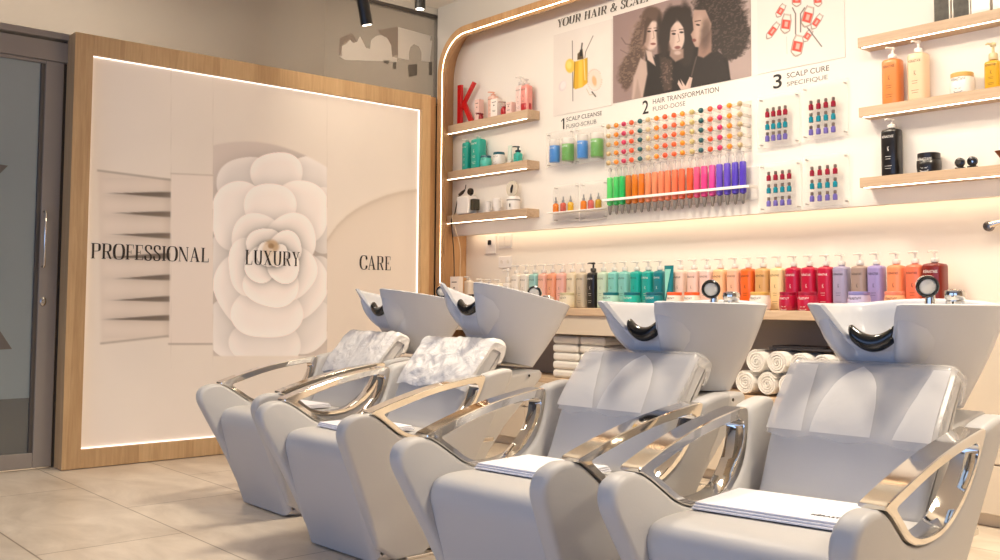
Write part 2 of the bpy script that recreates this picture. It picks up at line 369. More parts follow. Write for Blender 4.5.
# --- mural print. Canvas units: u 0..328 across, v 0..~314 down (light box proportions)
def mural_img():
    W,H=420,400; p=Paint(W,H,0,1,0,1,(232,220,207)); hs=np.linspace(ix0,ix1,W); zs=np.linspace(iz1,iz0,H)
    X,Z=np.meshgrid(hs,zs); Q=np.stack([X,np.full_like(X,YM),Z],-1)-CP; q=Q@CM; p.u=500+F*q[...,0]/-q[...,2]; p.v=CYP-F*q[...,1]/-q[...,2]
    # (units are those of a survey drawing of the panel; rows straightened)
    n=vnoise(H,W,60,3); p.c*= (1+.03*(n-.5))[...,None]
    # left third: pleated strips behind a plain band
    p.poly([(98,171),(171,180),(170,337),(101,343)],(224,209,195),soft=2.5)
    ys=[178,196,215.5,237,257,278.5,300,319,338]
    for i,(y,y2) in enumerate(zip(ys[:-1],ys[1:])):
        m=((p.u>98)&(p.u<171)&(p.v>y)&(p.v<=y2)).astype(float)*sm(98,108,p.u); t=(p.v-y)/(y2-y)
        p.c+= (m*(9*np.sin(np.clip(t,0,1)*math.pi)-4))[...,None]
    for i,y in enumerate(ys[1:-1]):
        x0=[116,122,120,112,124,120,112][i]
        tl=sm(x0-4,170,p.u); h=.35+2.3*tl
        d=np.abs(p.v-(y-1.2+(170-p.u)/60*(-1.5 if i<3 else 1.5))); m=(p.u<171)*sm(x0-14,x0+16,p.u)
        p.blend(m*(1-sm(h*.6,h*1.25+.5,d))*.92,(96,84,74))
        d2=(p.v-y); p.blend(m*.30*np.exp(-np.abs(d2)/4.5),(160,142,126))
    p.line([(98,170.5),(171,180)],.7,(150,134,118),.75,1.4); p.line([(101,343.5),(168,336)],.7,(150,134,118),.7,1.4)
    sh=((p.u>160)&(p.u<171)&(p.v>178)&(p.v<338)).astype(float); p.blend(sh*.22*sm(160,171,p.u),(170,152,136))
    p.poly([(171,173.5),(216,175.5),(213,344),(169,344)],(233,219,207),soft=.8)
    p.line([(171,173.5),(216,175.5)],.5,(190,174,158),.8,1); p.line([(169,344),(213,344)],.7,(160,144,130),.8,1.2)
    # middle third: camellia
    mid=((p.u>213)&(p.u<327)).astype(float); keep=p.c.copy()
    f=Paint(W,H,0,1,0,1,(216,202,192)); f.u,f.v=p.u,p.v
    m0=vnoise(H,W,40,9); f.c*=(1+.04*(m0-.5))[...,None]
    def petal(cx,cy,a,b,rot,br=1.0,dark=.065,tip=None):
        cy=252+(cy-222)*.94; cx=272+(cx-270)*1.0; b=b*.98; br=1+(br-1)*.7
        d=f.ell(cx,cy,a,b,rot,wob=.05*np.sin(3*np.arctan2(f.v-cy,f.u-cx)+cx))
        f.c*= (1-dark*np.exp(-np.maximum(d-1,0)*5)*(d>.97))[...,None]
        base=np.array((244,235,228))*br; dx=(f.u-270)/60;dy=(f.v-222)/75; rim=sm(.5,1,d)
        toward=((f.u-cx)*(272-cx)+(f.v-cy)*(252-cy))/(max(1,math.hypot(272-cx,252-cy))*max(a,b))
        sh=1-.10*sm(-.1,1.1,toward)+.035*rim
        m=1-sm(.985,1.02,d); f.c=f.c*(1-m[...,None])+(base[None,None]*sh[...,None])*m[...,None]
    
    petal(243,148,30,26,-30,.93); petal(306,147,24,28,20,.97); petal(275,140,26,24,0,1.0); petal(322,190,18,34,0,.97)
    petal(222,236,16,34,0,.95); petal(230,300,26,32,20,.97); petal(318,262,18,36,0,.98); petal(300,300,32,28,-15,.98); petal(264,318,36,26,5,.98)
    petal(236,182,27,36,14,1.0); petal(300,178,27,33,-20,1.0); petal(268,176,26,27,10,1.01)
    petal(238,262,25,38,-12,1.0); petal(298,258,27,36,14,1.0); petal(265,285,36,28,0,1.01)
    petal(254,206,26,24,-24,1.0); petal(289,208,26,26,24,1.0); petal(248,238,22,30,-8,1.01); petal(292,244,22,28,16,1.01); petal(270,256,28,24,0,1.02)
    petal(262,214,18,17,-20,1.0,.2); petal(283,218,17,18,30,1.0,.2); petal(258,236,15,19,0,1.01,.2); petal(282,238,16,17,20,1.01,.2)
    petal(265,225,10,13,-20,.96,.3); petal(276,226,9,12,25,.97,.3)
    f.oval(272,246,7,6,(196,164,128),20,.3,.9); f.oval(268,251,5,7,(226,206,184),-20,.3); f.oval(276,259,7,6,(236,222,206),0,.3); f.oval(271,246,3,2.6,(150,116,82),0,.4,.8)
    m=mid[...,None]; p.c=p.c*(1-m)+f.c*m
    # fade at the top of the flower column
    top=(mid*(1-sm(140,143,p.v-(p.u-245)**2/260))); bl=top[...,None]; p.c=p.c*(1-bl)+keep*bl
    bot=(mid*sm(355,357,p.v)); bl=bot[...,None]; p.c=p.c*(1-bl)+keep*bl
    # right third: creamy curve
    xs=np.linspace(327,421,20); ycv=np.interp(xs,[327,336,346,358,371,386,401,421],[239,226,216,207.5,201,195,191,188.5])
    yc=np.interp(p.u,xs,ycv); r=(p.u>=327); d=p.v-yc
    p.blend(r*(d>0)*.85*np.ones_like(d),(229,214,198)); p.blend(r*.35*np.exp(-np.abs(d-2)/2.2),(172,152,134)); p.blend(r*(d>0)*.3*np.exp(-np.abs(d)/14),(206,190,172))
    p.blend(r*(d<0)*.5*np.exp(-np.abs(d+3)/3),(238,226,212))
    # faint joins between the printed lengths
    for x in (171,213,327): p.line([(x,54),(x,368)],.15,(196,182,166),.45,.4)
    return p.c
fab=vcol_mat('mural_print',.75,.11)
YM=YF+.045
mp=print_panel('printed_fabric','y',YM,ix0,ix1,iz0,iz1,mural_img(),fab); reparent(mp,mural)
lw=emis('mural_edge_led',(255,238,224),2.6)
e=.0035
for nm,a in (('edge_light',(ix0,ix0+e,iz0,iz1)),('edge_light',(ix1-e,ix1,iz0,iz1)),('edge_light',(ix0,ix1,iz1-e,iz1)),('edge_light',(ix0,ix1,iz0,iz0+e))):
    reparent(MB().box(a[0],a[1],YM-.010,YM-.001,a[2],a[3]).build(nm,lw,smooth=False),mural)
reparent(MB().box(ix0,ix1,YM+.005,YB-.012,iz0,iz1).build('backing_board',DARK,smooth=False),mural)
# --- lettering: a high-contrast roman drawn as outlines
def _stroke(pts,tk,tn,n=40,closed=False):
    P=chaikin(pts,3,closed) if len(pts)>2 else np.array(pts,float)
    P=resample(P,n,closed); T=np.gradient(P,axis=0); 
    if closed: T=(np.roll(P,-1,0)-np.roll(P,1,0))
    T/=np.linalg.norm(T,axis=1,keepdims=True)+1e-9; N=np.stack([-T[:,1],T[:,0]],1); w=(tn+(tk-tn)*np.abs(T[:,1])**2)[:,None]/2
    A,B=P+N*w,P-N*w; q=[]
    for i in range(n if closed else n-1):
        j=(i+1)%n; q.append([tuple(A[i]),tuple(A[j]),tuple(B[j]),tuple(B[i])])
    return q
def R_(x0,x1,y0,y1): return [(x0,y0),(x1,y0),(x1,y1),(x0,y1)]
def roman(ch):
    T,t=.15,.035; q=[]; 
    def stem(x,y0=0,y1=1,w=T,s0=True,s1=True):
        q.append(R_(x-w/2,x+w/2,y0,y1))
        if s0: q.append(R_(x-w/2-.07,x+w/2+.07,y0,y0+t))
        if s1: q.append(R_(x-w/2-.07,x+w/2+.07,y1-t,y1))
    O=[(.40,1.01),(.62,.98),(.74,.75),(.76,.5),(.74,.25),(.62,.02),(.40,-.01),(.18,.02),(.06,.25),(.04,.5),(.06,.75),(.18,.98)]
    if ch=='I': stem(.16); return q,.34
    if ch in 'PR':
        stem(.17); q+=_stroke([(.17,.983),(.42,.983),(.60,.95),(.64,.74),(.60,.52),(.42,.48),(.17,.48)],T*1.15,t)
        if ch=='R': q.append([(.36,.49),(.52,.47),(.72,.03),(.80,0),(.60,0)]); return q,.80
        return q,.70
    if ch in 'EFL':
        stem(.17); 
        if ch!='L': q.append(R_(.17,.60,1-t,1)); q.append([(.56,1),(.60,1),(.60,.74),(.585,.74)]); q.append(R_(.17,.44,.49,.49+t)); q.append(R_(.42,.44,.38,.62))
        if ch!='F': q.append(R_(.17,.62,0,t)); q.append([(.58,0),(.63,0),(.64,.27),(.62,.27)])
        return q,.68 if ch!='F' else .62
    if ch=='O': q+=_stroke(O,T*1.25,t,60,True); return q,.80
    if ch=='C':
        q+=_stroke([(.68,.72),(.66,.93),(.42,1.02),(.18,.96),(.05,.72),(.04,.5),(.05,.28),(.18,.04),(.42,-.02),(.64,.06),(.70,.28)],T*1.2,t); q.append(R_(.655,.68,.66,1)); return q,.74
    if ch=='S':
        q+=_stroke([(.50,.74),(.50,.95),(.30,1.02),(.10,.96),(.07,.74),(.18,.58),(.40,.44),(.52,.28),(.48,.04),(.28,-.02),(.08,.04),(.05,.28)],T*.95,t*1.8,50); q.append(R_(.49,.51,.70,1)); q.append(R_(.04,.06,0,.3)); return q,.60
    if ch=='N':
        stem(.13,w=t); stem(.73,w=t,s0=False); q.append([(.06,1),(.24,1),(.75,0),(.71,0),(.62,.05)]); return q,.86
    if ch=='A':
        q.append([(.36,1.0),(.42,1.0),(.13,0),(.09,0)]); q.append([(.33,1.0),(.43,1.0),(.76,0),(.58,0)]); q.append(R_(.20,.58,.30,.30+t)); q.append(R_(.02,.22,0,t)); q.append(R_(.50,.84,0,t)); return q,.84
    if ch=='U':
        q+=_stroke([(.17,1),(.17,.4),(.19,.1),(.40,-.02),(.62,.06),(.67,.3),(.67,1)],T,t); q.append(R_(.03,.33,1-t,1)); q.append(R_(.57,.77,1-t,1)); q.append(R_(.10,.22,.3,1)); return q,.82
    if ch=='X':
        q.append([(.06,1),(.24,1),(.74,0),(.56,0)]); q.append([(.62,1),(.66,1),(.16,0),(.12,0)])
        for a in((.0,.30),(.54,.76)): q.append(R_(*a,1-t,1))
        for a in((.04,.26),(.50,.80)): q.append(R_(*a,0,t))
        return q,.80
    if ch=='Y':
        q.append([(.06,1),(.24,1),(.45,.45),(.33,.45)]); q.append([(.62,1),(.66,1),(.44,.46),(.40,.46)]); q.append(R_(.32,.46,0,.5)); q.append(R_(.25,.53,0,t))
        for a in((.0,.30),(.54,.74)): q.append(R_(*a,1-t,1))
        return q,.74
    if ch=='H': stem(.17); stem(.67); q.append(R_(.17,.67,.49,.49+t)); return q,.86
    if ch=='&':
        q+=_stroke([(.78,.50),(.66,.12),(.40,-.02),(.12,.04),(.05,.26),(.20,.50),(.44,.66),(.50,.88),(.36,1.02),(.20,.90),(.24,.70),(.50,.30),(.82,0)],T*.8,t*1.5,60); q.append(R_(.66,.86,.49,.49+t)); return q,.90
    return q,.32
def serif_text(name,txt,plane,val,h0,z0,cap,width,m,parent=None,gap=.07,th=.002,italic=0):
    """h0: where the line starts, z0: baseline; on an x-plane the text runs towards -y"""
    x=0; Q=[]
    for ch in txt:
        g,a=roman(ch)
        for P in g: Q.append([(x+px+italic*py,py) for px,py in P])
        x+=a+gap
    x-=gap; sx=width/x; d=1 if plane=='y' else -1
    return flat(name,[[(h0+d*px*sx,z0+py*cap) for px,py in P] for P in Q],plane,val,th,m,parent)
INK=mat('dark_lettering',(52,44,40),.5)
def mtext(txt,u0,u1,vb,vt):
    a=on(u0,vb,1,YM-.001); b=on(u1,vb,1,YM-.001); t=on(u0,vt,1,YM-.001)
    return reparent(serif_text('lettering',txt,'y',YM-.001,a[0],a[2],t[2]-a[2],b[0]-a[0],INK),mural)
a=on(91,259.5,1,YM); zb=a[2]; cap=on(91,245,1,YM)[2]-zb
for txt,u0,u1 in (('PROFESSIONAL',90.5,209),('LUXURY',245,299.5),('CARE',360,391)):
    x0=on(u0,255,1,YM)[0]; x1=on(u1,258,1,YM)[0]
    zt={'PROFESSIONAL':(260,245.5),'LUXURY':(265,251),'CARE':(269.5,256)}[txt]; z0=on((u0+u1)/2,zt[0]+.3,1,YM)[2]; z1=on((u0+u1)/2,zt[1],1,YM)[2]
    reparent(serif_text('lettering',txt,'y',YM-.001,x0,z0,z1-z0,x1-x0,INK),mural)

# ------------------------------------------------------------------ oak surround of the shelf wall
def rr_path(y0,z1,r,yend,zend,n=12):
    """inverted L: up the left side, round corner, along the top to the right"""
    P=[(y0,zend)]
    for i in range(n+1):
        a=math.pi-i/n*math.pi/2; P.append((y0-r-r*math.cos(a) if False else y0-(r+r*math.cos(a)),z1-r+r*math.sin(a)))
    P.append((yend,z1)); return P
YE=-1.5
def surround(name,off0,off1,x0,x1,m,r=.33,parent=None,x1b=None):
    """band between two parallel L paths; off is measured inward from the outer edge"""
    yo,zo=6.015,3.085
    def pth(o): 
        rr=r-o; return rr_path(yo-o,zo-o,rr,YE,.0)
    A,B=pth(off0),pth(off1); n=len(A); vs=[];fs=[]
    for a,b in zip(A,B):
        b2=b if x1b is None else (b[0],b[1])
        vs+=[(x0,a[0],a[1]),(x0,b[0],b[1]),(x1,b2[0],b2[1]),(x1,a[0],a[1])]
    if x1b is not None:   # splayed reveal
        C2=pth(x1b); D2=pth(x1b-.02)
        for i,(c,d) in enumerate(zip(C2,D2)): vs[i*4+2]=(x1,c[0],c[1]); vs[i*4+3]=(x1,d[0],d[1])
    for i in range(n-1):
        for k in range(4): fs.append((i*4+k,i*4+(k+1)%4,(i+1)*4+(k+1)%4,(i+1)*4+k))
    fs+=[(0,1,2,3),((n-1)*4+3,(n-1)*4+2,(n-1)*4+1,(n-1)*4)]
    return MB().add(vs,fs).build(name,m,parent,ang=30)
sur=empty('oak_surround_frame',(XF+.1,2,0),0,'oak surround with a rounded corner and a glowing light line framing the product wall','surround')
bpy.context.view_layer.update()
OAKS=wood('oak_surround',(170,126,82),(206,164,118),2,stave=.3)
reparent(surround('front_band',0,.052,XF,XF+.05,OAKS),sur)
reparent(surround('reveal',.062,.085,XF,XP+.02,OAKS,x1b=-.075),sur); reparent(surround('reveal_back',-.095,-.075,XP+.0205,XW-.002,OAKS),sur)
reparent(surround('light_line',.0525,.0615,XF+.004,XF+.02,emis('led_line',(255,226,184),16)),sur)
reparent(MB().box(4.540,XF-.0005,YF+.012,YB-.055,0,2.585).build('side_return',OAKS),sur)
# plaster above the surround
o=MB(); o.box(XF+.075,XF+.12,-3.2,YB-.05,3.088,ZC); struct(o.build('wall_right_upper',mat('upper_plaster',(206,200,190),.7),smooth=False))
_c=[(6.118,3.0875),(5.685,3.0875)]+[(5.685+.33*math.sin(i/12*math.pi/2),2.755+.33*math.cos(i/12*math.pi/2)) for i in range(13)]+[(6.015,2.60),(6.118,2.60)]
struct(flat('trim_3',[_c],'x',XF+.12,.045,MATS['upper_plaster']))
# product panel
o=MB(); o.box(XP,XP+.04,-1.45,6.088,1.515,3.155); pan=struct(o.build('wall_right_panel',mat('product_panel',(238,231,222),.5),bevel=.003))
# ------------------------------------------------------------------ counter with niche
CW=wood('counter_oak',(188,158,128),(216,188,158),1,stave=.3)
SHX=4.60
ctr=tag(MB().box(SHX,XW-.002,1.0,6.05,CT-.05,CT).build('worktop',CW,bevel=.004),'long pale oak worktop carrying the row of pump bottles','worktop')
BEI=mat('beige_laminate',(214,200,182),.5)
GRY=mat('niche_grey',(150,139,128),.7)
cab=empty('counter_cabinet',(4.78,4,0),0,'beige cabinet under the worktop with open towel shelf','cabinet'); bpy.context.view_layer.update()
def cb(name,*a,m=BEI,bevel=.003): return reparent(MB().box(*a).build(name,m,bevel=bevel),cab)
cb('body',SHX+.02,XW-.002,1.0,6.05,.06,.46); cb('plinth',SHX+.05,XW-.01,1.0,6.05,.0,.06,m=BEI)
cb('niche_shelf',SHX+.005,XW-.002,2.10,6.05,.4605,.495,m=CW)
cb('niche_back',XW-.02,XW-.003,2.10,6.05,.4955,CT-.0505,m=GRY)
cb('apron',SHX+.015,SHX+.035,4.08,6.05,.79,CT-.0505)
cb('divider',SHX+.01,XW-.021,4.04,4.075,.4955,CT-.0505,m=GRY)
cb('side_panel',SHX+.005,XW-.003,1.0,2.099,.4605,CT-.0505)
for a,b in ((1.02,1.996),(2.0,3.0),(3.004,4.0),(4.004,5.0),(5.004,6.04)):
    cb('door',SHX,SHX+.0195,a,b,.29,.459); cb('door',SHX,SHX+.0195,a,b,.065,.282)
# ------------------------------------------------------------------ shampoo chairs (x: towards the basin, y: sitter's side, z up)
def hw(z,y):      # the side panels lean slightly outwards
    return (1 if y>0 else -1)*(.09*(z/.58)-.09)
PANEL=[(.050,.003),(-.055,.25),(-.165,.46),(-.188,.51),(-.182,.555),(-.14,.582),(-.085,.586),(-.045,.574),(.02,.530),(.08,.488),(.16,.466),(.25,.466),(.325,.484),(.405,.535),(.455,.612),(.482,.693),(.50,.707),(.56,.719),(.622,.726),(.641,.712),(.632,.68),(.55,.50),(.475,.34),(.325,.003)]
RING_O=[(-.085,.588),(-.02,.609),(.06,.632),(.17,.660),(.28,.681),(.40,.698),(.470,.706),(.482,.695),(.455,.614),(.405,.537),(.325,.486),(.25,.468),(.16,.468),(.08,.490),(.02,.532),(-.045,.576)]
RING_I=[(-.012,.581),(.03,.592),(.09,.610),(.17,.632),(.28,.654),(.39,.669),(.436,.672),(.450,.658),(.430,.605),(.385,.553),(.317,.502),(.25,.485),(.16,.485),(.09,.504),(.035,.545),(-.005,.571)]
SEATP=[(.030,.0),(.020,.03),(-.038,.20),(-.085,.38),(-.088,.42),(-.075,.455),(-.04,.474),(.05,.478),(.38,.470),(.44,.468),(.46,.44),(.46,.20),(.30,.0)]
BACKP=[(.385,.462),(.412,.50),(.44,.565),(.472,.64),(.515,.703),(.58,.772),(.622,.818),(.634,.829),(.646,.832),(.69,.816),(.706,.804),(.706,.79),(.69,.755),(.62,.66),(.56,.56),(.52,.46),(.40,.44)]
PEDP=[(.46,.008),(.14,.008),(.30,.44),(.50,.44),(.60,.66),(.94,.700),(.965,.69),(.96,.655),(.66,.40),(.55,.20)]
def basin_mesh():
    half=[(.546,0,1),(.547,.05,1),(.551,.10,1),(.562,.135,1),(.585,.160,1),(.63,.186,1),(.72,.220,1),(.85,.250,1),(.96,.258,1),(1.035,.245,1),(1.085,.20,1.004),(1.11,.12,1.014),(1.115,0,1.018)]
    rim=half+[(x,-y,z) for x,y,z in half[-2:0:-1]]
    hb=[(.835,0),(.838,.05),(.85,.095),(.88,.125),(.92,.135),(.96,.130),(.985,.10),(.997,.05),(1.0,0)]
    bot=hb+[(x,-y) for x,y in hb[-2:0:-1]]
    n=140
    R=resample(chaikin(rim,2),n)
    # start both loops at the front centre and pair them by angle about the middle
    cx,cy=.84,0
    def byang(P,k): 
        A=np.unwrap(np.arctan2(P[:,1]-cy,P[:,0]-cx)); return A
    B0=resample(chaikin([(x,y,.70) for x,y in bot],2),400); AB=np.arctan2(B0[:,1],(B0[:,0]-.918)*1.3); AR=np.arctan2(R[:,1],R[:,0]-.84)
    o_=np.argsort(AB); ABs=np.r_[AB[o_]-2*math.pi,AB[o_],AB[o_]+2*math.pi]; BB=np.vstack([B0[o_]]*3); B=np.stack([.915+(R[:,0]-.83)*.30,R[:,1]*.53,np.full(n,.70)],1)
    R1=R.copy(); q=np.clip((np.abs(R1[:,1])-.070)/(.114-.070),0,1); q=q*q*(3-2*q); front=R1[:,0]<.7
    zt=np.where(front,.903+.097*q,R1[:,2]); tm=(zt-.70)/(R1[:,2]-.70)
    def surf(t):
        t=t[:,None]; P=B*(1-t)+R1*t; P[:,:2]+=(P[:,:2]-np.array([.88,0]))*(.045*np.sin(math.pi*t)); return P
    rings=[surf(tm*t) for t in np.linspace(0,1,11)]; R=rings[-1].copy()
    c=np.array([.85,0])
    def toward(P,d,dz): 
        Q=P.copy(); v=Q[:,:2]-c; L=np.linalg.norm(v,axis=1,keepdims=True); Q[:,:2]=c+v*(1-d/L); Q[:,2]+=dz; return Q
    rings.append(toward(R,.006,.004)); rings.append(toward(R,.016,.003)); rings.append(toward(R,.024,-.006))
    Q=toward(R,.03,-.03)
    for t in np.linspace(.0,1,8):
        P=Q.copy(); v=Q[:,:2]-c; P[:,:2]=c+v*(1-.62*t**1.6); P[:,2]=Q[:,2]*(1-t)+.79*t-.02*math.sin(math.pi*t); rings.append(P)
    vs=[tuple(p) for P in rings for p in P]; fs=[]
    for i in range(len(rings)-1):
        for j in range(n): fs.append((i*n+j,i*n+(j+1)%n,(i+1)*n+(j+1)%n,(i+1)*n+j))
    fs+=[tuple(range(n))[::-1],tuple((len(rings)-1)*n+j for j in range(n))]
    return MB().add(vs,fs)
def make_chair():
    t=empty('shampoo_chair',(0,0,0))
    for s in (1,-1):
        mb=MB(); puff(mb,chaikin(PANEL,1),s*.272,s*.334,.017,4,n=150,halfw=hw); mb.build('side_panel',LEATHER,t,ang=60)
        n=120; A=resample(chaikin(RING_O,2),n); 
        B0=resample(chaikin(RING_I,2),600)
        B=[]
        for a in A:
            d=np.linalg.norm(B0-a,axis=1); B.append(B0[np.argmin(d)])
        # monotone pairing by arc length around the opening
        ca=np.array([.24,.58]); 
        B=np.array([B0[np.argmin(np.abs(np.angle(np.exp(1j*(np.arctan2(B0[:,1]-ca[1],B0[:,0]-ca[0])-np.arctan2(a[1]-ca[1],a[0]-ca[0]))))))] for a in A])
        vs=[];fs=[]; y0,y1=s*.275,s*.336; e=.003
        lay=[(A,y0+s*e,0),(inset(A,e),y0,0),(B+ (A-B)*.08,y0,0),(B,y0+s*e,0),(B,y1-s*e,0),(B+(A-B)*.08,y1,0),(inset(A,e),y1,0),(A,y1-s*e,0)]
        for P,y,_ in lay:
            for x,z in P: vs.append((x,y+hw(z,y),z))
        L=len(lay)
        for i in range(L):
            for j in range(n): fs.append((i*n+j,i*n+(j+1)%n,((i+1)%L)*n+(j+1)%n,((i+1)%L)*n+j))
        arm=MB().add(vs,fs).build('armrest',CHROME,t,ang=30); arm['label']='polished chrome loop armrest'
    w=lambda z,y:(1 if y>0 else -1)*(.03*(min(z,.48)/.48)-.03)
    mb=MB(); puff(mb,chaikin(SEATP,1),-.268,.268,.038,6,n=130,halfw=w); mb.build('seat',LEATHER2,t,ang=60)
    mb=MB(); puff(mb,chaikin(BACKP,1),-.226,.226,.022,5,n=130); mb.build('backrest',LEATHER2,t,ang=60)
    mb=MB(); puff(mb,chaikin(PEDP,1),-.200,.200,.012,3,n=110); p=mb.build('pedestal',LEATHER,t,ang=50)
    mb=MB().lathe([(.004,0),(.006,-.002),(.006,-.004),(.001,-.005)],12,(.87,-.205,.675),'y'); mb.build('screw_cap',BLACK,p)
    MB().box(.075,.36,-.17,.17,0,.02).build('plinth',DARK,t,bevel=.004)
    MB().box(.16,.30,-.262,-.222,0,.014).build('foot_plate',CHROME,t,bevel=.004)
    lv=MB().box(.50,.575,-.30,-.262,.425,.442); lv.tube([(.52,-.24,.433),(.52,-.28,.433)],.006,8); lv.build('chrome_bar',CHROME,t,bevel=.003)  # small chrome bar with a peg beside the pedestal
    # basin and fittings, in their own frame so that it can tip forward and back
    b=basin_mesh().build('wash_basin',CERAMIC,t,ang=50)
    nr=MB(); vs=[];fs=[];NS=16;NL=17
    for i in range(NL):
        a=-1+2*i/(NL-1); e_=(1-max(0,abs(a)-.86)/.14)**.5 if abs(a)>.86 else 1; e_=.55+.45*e_
        zc=.892+.036*a*a; hh=.0245*e_; hd=.021*e_
        for k in range(NS): w=2*math.pi*k/NS; vs.append((.636+.004*a*a+hd*math.cos(w)-(.004 if math.sin(w)>0 else 0)*0,a*.068-.008,zc+hh*math.sin(w)))
    fs=[(i*NS+k,i*NS+(k+1)%NS,(i+1)*NS+(k+1)%NS,(i+1)*NS+k) for i in range(NL-1) for k in range(NS)]+[tuple(range(NS))[::-1],tuple((NL-1)*NS+k for k in range(NS))]
    nr.add(vs,fs)
    nr.build('neck_rest',BLACK,b,ang=60)
    f=MB(); hp=Vector((1.035,-.008,1.060)); f.tube([(1.05,-.012,1.0),(1.05,-.012,1.032)],[.017,.014],16); f.tube([(1.05,-.012,1.03),(1.045,-.012,1.05)],.011,12)
    f.lathe([(.004,.028),(.022,.024),(.031,.012),(.034,0),(.034,-.008)],28,(0,0,0),'x',0)
    nh=len(f.v)-5*28; 
    f.lathe([(.034,-.008),(.0345,-.014),(.031,-.018),(.025,-.018),(.025,-.012)],28,(0,0,0),'x',1)
    f.lathe([(.025,-.013),(.020,-.0165),(.001,-.017)],28,(0,0,0),'x',2)
    R=Matrix.Translation(hp)@Matrix.Rotation(math.radians(32),4,'Z')@Matrix.Rotation(math.radians(-14),4,'Y')
    f.v=[v if i<nh else tuple(R@Vector(v)) for i,v in enumerate(f.v)]
    f.build('hand_shower',[CHROME,BLACK,mat('spray_face',(226,218,204),.3)],b,ang=40)
    k=MB(); k.lathe([(.026,1.004),(.027,1.012),(.024,1.014),(.027,1.018),(.030,1.034),(.027,1.044),(.015,1.049),(.001,1.050)],24,(1.045,-.088,0),'z',pw=2.4); k.build('mixer_tap',CHROME,b,ang=35)
    return t,b
CH=dict(A=(2.254,4.323,-.011),B=(2.102,3.389,.033),C=(1.920,2.163,.053),D=(1.963,1.345,.082))
TILT=dict(A=(8,.035),B=(12,.045),C=(1,0),D=(0,0))
LBL=dict(A='grey upholstered shampoo chair farthest from the camera, beside the backlit wall panel',
 B='grey upholstered shampoo chair, second from the backlit wall panel, basin tipped highest',
 C='grey upholstered shampoo chair in front of the folded white towels, between second and nearest chairs',
 D='nearest grey upholstered shampoo chair with level basin, at the right edge')
proto,_=make_chair(); chairs={}
for i,c in enumerate('ABCD'):
    o=proto if i==0 else copy_tree(proto); chairs[c]=o
for c,o in chairs.items():
    x,y,th=CH[c]; o.location=(x,y,0); o.rotation_euler=(0,0,th); tag(o,LBL[c],'shampoo chair','shampoo chairs in a row')
    b=[k for k in o.children if k.name.startswith('wash_basin')][0]
    a,up=TILT[c]; M=Matrix.Translation((.78,0,.70+up))@Matrix.Rotation(math.radians(a),4,'Y')@Matrix.Translation((-.78,0,-.70)); b.matrix_local=M
bpy.context.view_layer.update()
# ------------------------------------------------------------------ plastic head covers
def cover_mat(name,al,rough,bump,scale):
    m=bpy.data.materials.new(name); m.use_nodes=True; nt=m.node_tree; b=nt.nodes['Principled BSDF']
    b.inputs['Base Color'].default_value=(*s2l((240,236,232)),1); b.inputs['Roughness'].default_value=rough; b.inputs['Alpha'].default_value=al; b.inputs['Specular IOR Level'].default_value=.6
    tc=nt.nodes.new('ShaderNodeTexCoord'); n=nt.nodes.new('ShaderNodeTexNoise'); n.inputs['Scale'].default_value=scale; n.inputs['Detail'].default_value=3; n.inputs['Distortion'].default_value=1.2
    nt.links.new(tc.outputs['Object'],n.inputs['Vector']); bp=nt.nodes.new('ShaderNodeBump'); bp.inputs['Strength'].default_value=bump; bp.inputs['Distance'].default_value=.01
    nt.links.new(n.outputs['Fac'],bp.inputs['Height']); nt.links.new(bp.outputs[0],b.inputs['Normal']); MATS[name]=m; return m
COVW=cover_mat('crinkled_cover',.88,.2,.8,13); COVC=cover_mat('clear_cover',.32,.16,.3,8); COVP=cover_mat('doubled_cover',.52,.2,.3,8)
